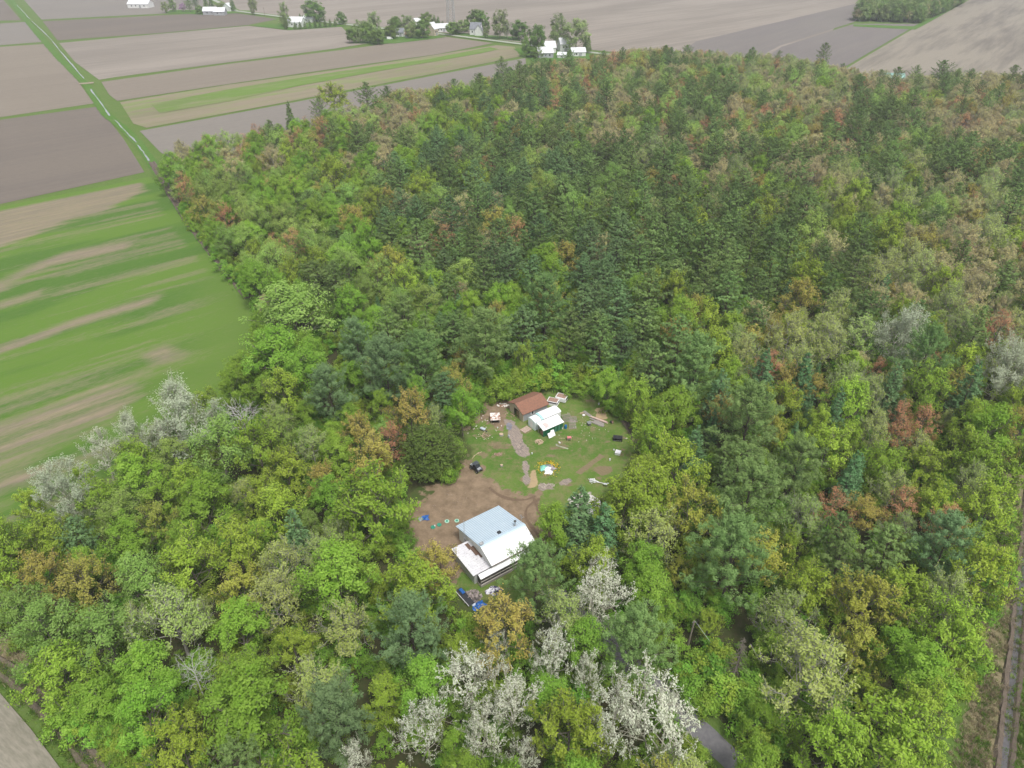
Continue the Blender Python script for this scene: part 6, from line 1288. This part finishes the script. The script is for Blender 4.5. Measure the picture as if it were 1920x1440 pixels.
# --- trees of the far farms: (u, v of the base, height px, width px, variant, label)
FAR = [(312, 24, 16, 12, 'fardull', 'pale tree at the left end of the far left farm'), (325, 22, 20, 14, 'fardull', 'round green tree at the far left farm'), (344, 22, 12, 13, 'lilac', 'purple flowering round tree at the far left farm'), (357, 23, 19, 16, 'pine', 'dark conifer right of the purple tree'), (369, 19, 22, 14, 'pineb', 'dark spruce group tree behind the far left sheds'), (376, 26, 12, 14, 'fargreen', 'low green tree left of the grey sheds'), (388, 18, 22, 12, 'spruce', 'tall spruce behind the left grey shed'), (398, 17, 20, 11, 'spruce', 'tall spruce behind the right grey shed'), (415, 17, 10, 16, 'fardull', 'pale bush behind the grey sheds'), (438, 21, 22, 12, 'spruce', 'lone pointed spruce right of the small white house'),
 (478, 29, 34, 13, 'fardull', 'slim lone tree by the far road'), (537, 52, 36, 17, 'fardull', 'tall light tree left of the white barn'), (531, 48, 12, 14, 'grey', 'pale bush below the tall light tree'), (537, 55, 12, 9, 'cedar', 'dark bush at the lawn corner'), (563, 36, 9, 8, 'spruce', 'small dark spruce behind the white barn, left'), (569, 37, 8, 7, 'spruce', 'small dark spruce behind the white barn, right'), (590, 40, 29, 36, 'fargreen', 'broad dark green tree behind the low white shed'), (641, 46, 18, 16, 'fargreen', 'round green tree right of the conical row'),
 (660, 81, 22, 18, 'fargreen', 'leftmost green tree of the roadside farm'), (676, 80, 32, 22, 'fardull', 'leaning broad tree near the roadside farm left end'), (690, 80, 30, 26, 'fargreen', 'green tree in the middle of the roadside farm grove'), (704, 78, 42, 27, 'fardull', 'tallest light tree at the roadside farm'), (708, 84, 22, 22, 'fargreen', 'low dark green tree at the roadside lawn'), (733, 72, 18, 24, 'fargreen', 'dark round tree above the white van'), (743, 65, 26, 22, 'fargreen', 'green tree behind the pale grey house'), (738, 60, 20, 10, 'cedar', 'dark copper tree behind the roadside farm'), (765, 66, 28, 28, 'fardull', 'light broad tree in the middle of the roadside farm'), (773, 72, 22, 20, 'fardull', 'light tree right of the pale grey house'), (792, 72, 26, 26, 'fargreen', 'round green tree left of the cream barn'), (801, 50, 20, 22, 'fargreen', 'green tree behind the cream barn'), (815, 50, 19, 12, 'spruce', 'dark spruce behind the long white building, left'), (822, 50, 16, 11, 'spruce', 'dark spruce behind the long white building, right'), (830, 50, 9, 10, 'spruce', 'small spruce near the tower foot'), (791, 46, 12, 8, 'spruce', 'small spruce far behind the roadside farm'),
 (849, 66, 20, 22, 'fargreen', 'dark bushy tree right of the tower'), (865, 64, 20, 24, 'fardull', 'round tree left of the dark-roofed house'), (875, 60, 18, 14, 'fargreen', 'green tree close to the dark-roofed house'), (890, 54, 27, 24, 'fargreen', 'tall tree behind the dark-roofed house, left'), (903, 54, 26, 22, 'fargreen', 'tall tree behind the dark-roofed house, right'), (916, 55, 12, 8, 'spruce', 'small spruce right of the dark-roofed house'), (911, 72, 17, 12, 'fardull', 'bush in front of the dark-roofed house'), (937, 73, 42, 28, 'fardull', 'tall pale tree right of the dark-roofed house'), (951, 73, 22, 17, 'silverdense', 'white blossoming tree beside the round dark one'), (972, 75, 28, 29, 'fargreen', 'round dark tree by the road pole'),
 (985, 107, 30, 14, 'fargreen', 'slim dark tree left of the nearest far barn'), (999, 107, 14, 26, 'fargreen', 'low leafy tree left of the nearest far barn'), (1006, 104, 44, 30, 'fargreen', 'big green tree beside the nearest far barn'), (1046, 92, 49, 34, 'fardull', 'big grey-green tree behind the white farm buildings'), (1080, 97, 49, 40, 'fardull', 'big olive tree behind the tall white house'), (1097, 97, 26, 11, 'spruce', 'dark spruce at the right of the far farm, left one'), (1103, 100, 28, 13, 'spruce', 'dark spruce at the right of the far farm, right one')]
LM['fargreen'] = leaf_mat('far_green_leaves', (.13, .225, .05), (.20, .31, .08), .3, .014, .2); LM['fardull'] = leaf_mat('far_pale_leaves', (.20, .285, .10), (.28, .36, .14), .3, .016, .18)
proto('fargreen', broadleaf, LM['fargreen'], BARK, 13, 4.4, (141, 142, 143), limbs=18, subs=8, leaves=46, leaf=.46, clump=1.1, base=.08, point=.12)
proto('fardull', broadleaf, LM['fardull'], BARK, 14, 4.2, (144, 145, 146), limbs=17, subs=8, leaves=34, leaf=.42, clump=1.05, base=.12, point=.15)
LM['lilac'] = leaf_mat('lilac_blossom', (.36, .22, .36), (.44, .30, .42), .3, .01, .08)
proto('lilac', broadleaf, LM['lilac'], BARK, 9, 4, (131,), limbs=12, subs=6, leaves=24, leaf=.45, clump=1.1)
NAME['lilac'] = 'blossoming_tree'; CATS['blossoming_tree'] = 'tree'
for u, v, hp, wp, var, lab in FAR:
    c = px(u, v); _, _, f = proj(c.x, c.y, 0); pm = PROTO[var][rngp.integers(0, len(PROTO[var]))]
    nm = NAME[var]; put(nm, pm, c.x, c.y, wp * 1.08 * f / FPX / 2 / pm[4], hp * 1.12 * f / FPX / pm[3], rngp.random() * 6.28, True, lab, CATS[nm], 'trees of the far farms')
# row of conical evergreens before the white barn: nine alike
for k in range(9):
    u = 554 + k * 9.4; v = 55.5 - k * .75; c = px(u, v); _, _, f = proj(c.x, c.y, 0); pm = PROTO['spruce'][k % 2]
    put('spruce_tree', pm, c.x, c.y, 9.5 * f / FPX / 2 / pm[4], 13.5 * f / FPX / pm[3], k * 1.3, True, 'cone-shaped dark evergreen, ' + ORD[k] + ' from left in the row by the white barn', 'spruce tree', 'row of conical evergreens')
# far grove at the upper right: reads as one mass
GV = [(1600, 40), (1612, 30), (1640, 14), (1680, 4), (1760, -4), (1800, 0), (1800, 10), (1765, 26), (1722, 44), (1660, 42)]
gp = [(p.x, p.y) for p in poly_px(GV)]; items = []; rng = np.random.default_rng(21)
xs = [p[0] for p in gp]; ys = [p[1] for p in gp]; meshes = [p[2] for p in PROTO['fargreen'] + PROTO['fardull'] + PROTO['tan'] + PROTO['pine']]
GW = np.r_[np.full(len(PROTO['fargreen']), 4.), np.full(len(PROTO['fardull']), 3.), np.full(len(PROTO['tan']), 1.5), np.full(len(PROTO['pine']), .4)]; GW /= GW.sum()
X = rng.uniform(min(xs), max(xs), 2600); Y = rng.uniform(min(ys), max(ys), 2600); ok = inside(gp, X, Y)
for i in np.flatnonzero(ok):
    s = rng.uniform(.8, 1.25); items.append((X[i], Y[i], s * 1.1, s, rng.random() * 6.28, int(rng.choice(len(meshes), p=GW))))
mass('far_grove', 'far leafy grove standing alone in the soil at upper right', items, meshes)

# tufts of grass on the banks and along the edges of the clearing
def tuft_mesh(name, m, seed, n=26, h=.55, sp=.28):
    rng = np.random.default_rng(seed); b0 = rng.normal(size=(n, 3)) * sp * .5; b0[:, 2] = 0
    d = np.stack([rng.normal(size=n) * .45, rng.normal(size=n) * .45, np.ones(n)], 1); L = h * rng.uniform(.5, 1.1, n)[:, None]; w_ = np.stack([rng.normal(size=n), rng.normal(size=n), np.zeros(n)], 1); w_ /= np.linalg.norm(w_, axis=1, keepdims=True); w_ *= .035
    V = np.stack([b0 - w_, b0 + w_, b0 + d * L + w_ * .3, b0 + d * L - w_ * .3], 1).reshape(-1, 3)
    return fast_mesh(name, V, np.arange(n * 4).reshape(-1, 4), [m], attrs={'tint': ('FACE', rng.random(n))})
LT = leaf_mat('straw_blades', (.33, .28, .17), (.42, .36, .24), .3, .015, .2); LG = leaf_mat('grass_blades', (.12, .22, .03), (.19, .28, .06), .3, .02, .25)
TM = [tuft_mesh('straw_tuft', LT, 1), tuft_mesh('straw_tuft_low', LT, 2, h=.35, sp=.5), tuft_mesh('grass_tuft', LG, 3), tuft_mesh('grass_tuft_low', LG, 4, h=.32, sp=.5)]
rng = np.random.default_rng(77); items = []
def tufts(pts, n, spread, straw):
    P = poly_px(pts)
    for _ in range(n):
        i = rng.integers(0, len(P) - 1); p = P[i].lerp(P[i + 1], rng.random()); s = rng.uniform(.6, 1.5); k = int(rng.integers(0, 2)) + (0 if rng.random() < straw else 2)
        items.append((p.x + rng.normal() * spread, p.y + rng.normal() * spread, s, s * rng.uniform(.7, 1.2), rng.random() * 6.28, k))
tufts([(-60, 1175), (60, 1275), (140, 1345), (215, 1440), (260, 1500)], 900, 1.2, .6); tufts([(-30, 1240), (40, 1290), (110, 1362), (170, 1460)], 500, .9, .1)
tufts([(1800, 1500), (1835, 1400), (1860, 1280), (1890, 1100), (1915, 960)], 1300, 1.2, .62); tufts([(1910, 1440), (1916, 1300), (1930, 1120)], 400, .7, .1)
tufts([(350, 412), (420, 500), (470, 560)], 300, 1.0, .2)
tufts([(866, 800), (890, 762), (940, 740), (1040, 728), (1120, 728), (1180, 770), (1208, 830), (1212, 890), (1150, 935)], 700, 1.4, .12)
tufts([(1040, 990), (1050, 1040), (1080, 1110), (1130, 1165)], 250, 1.5, .1)
mass('grass_tufts', 'rough grass and straw tufts on banks and lawn edges', items, TM)
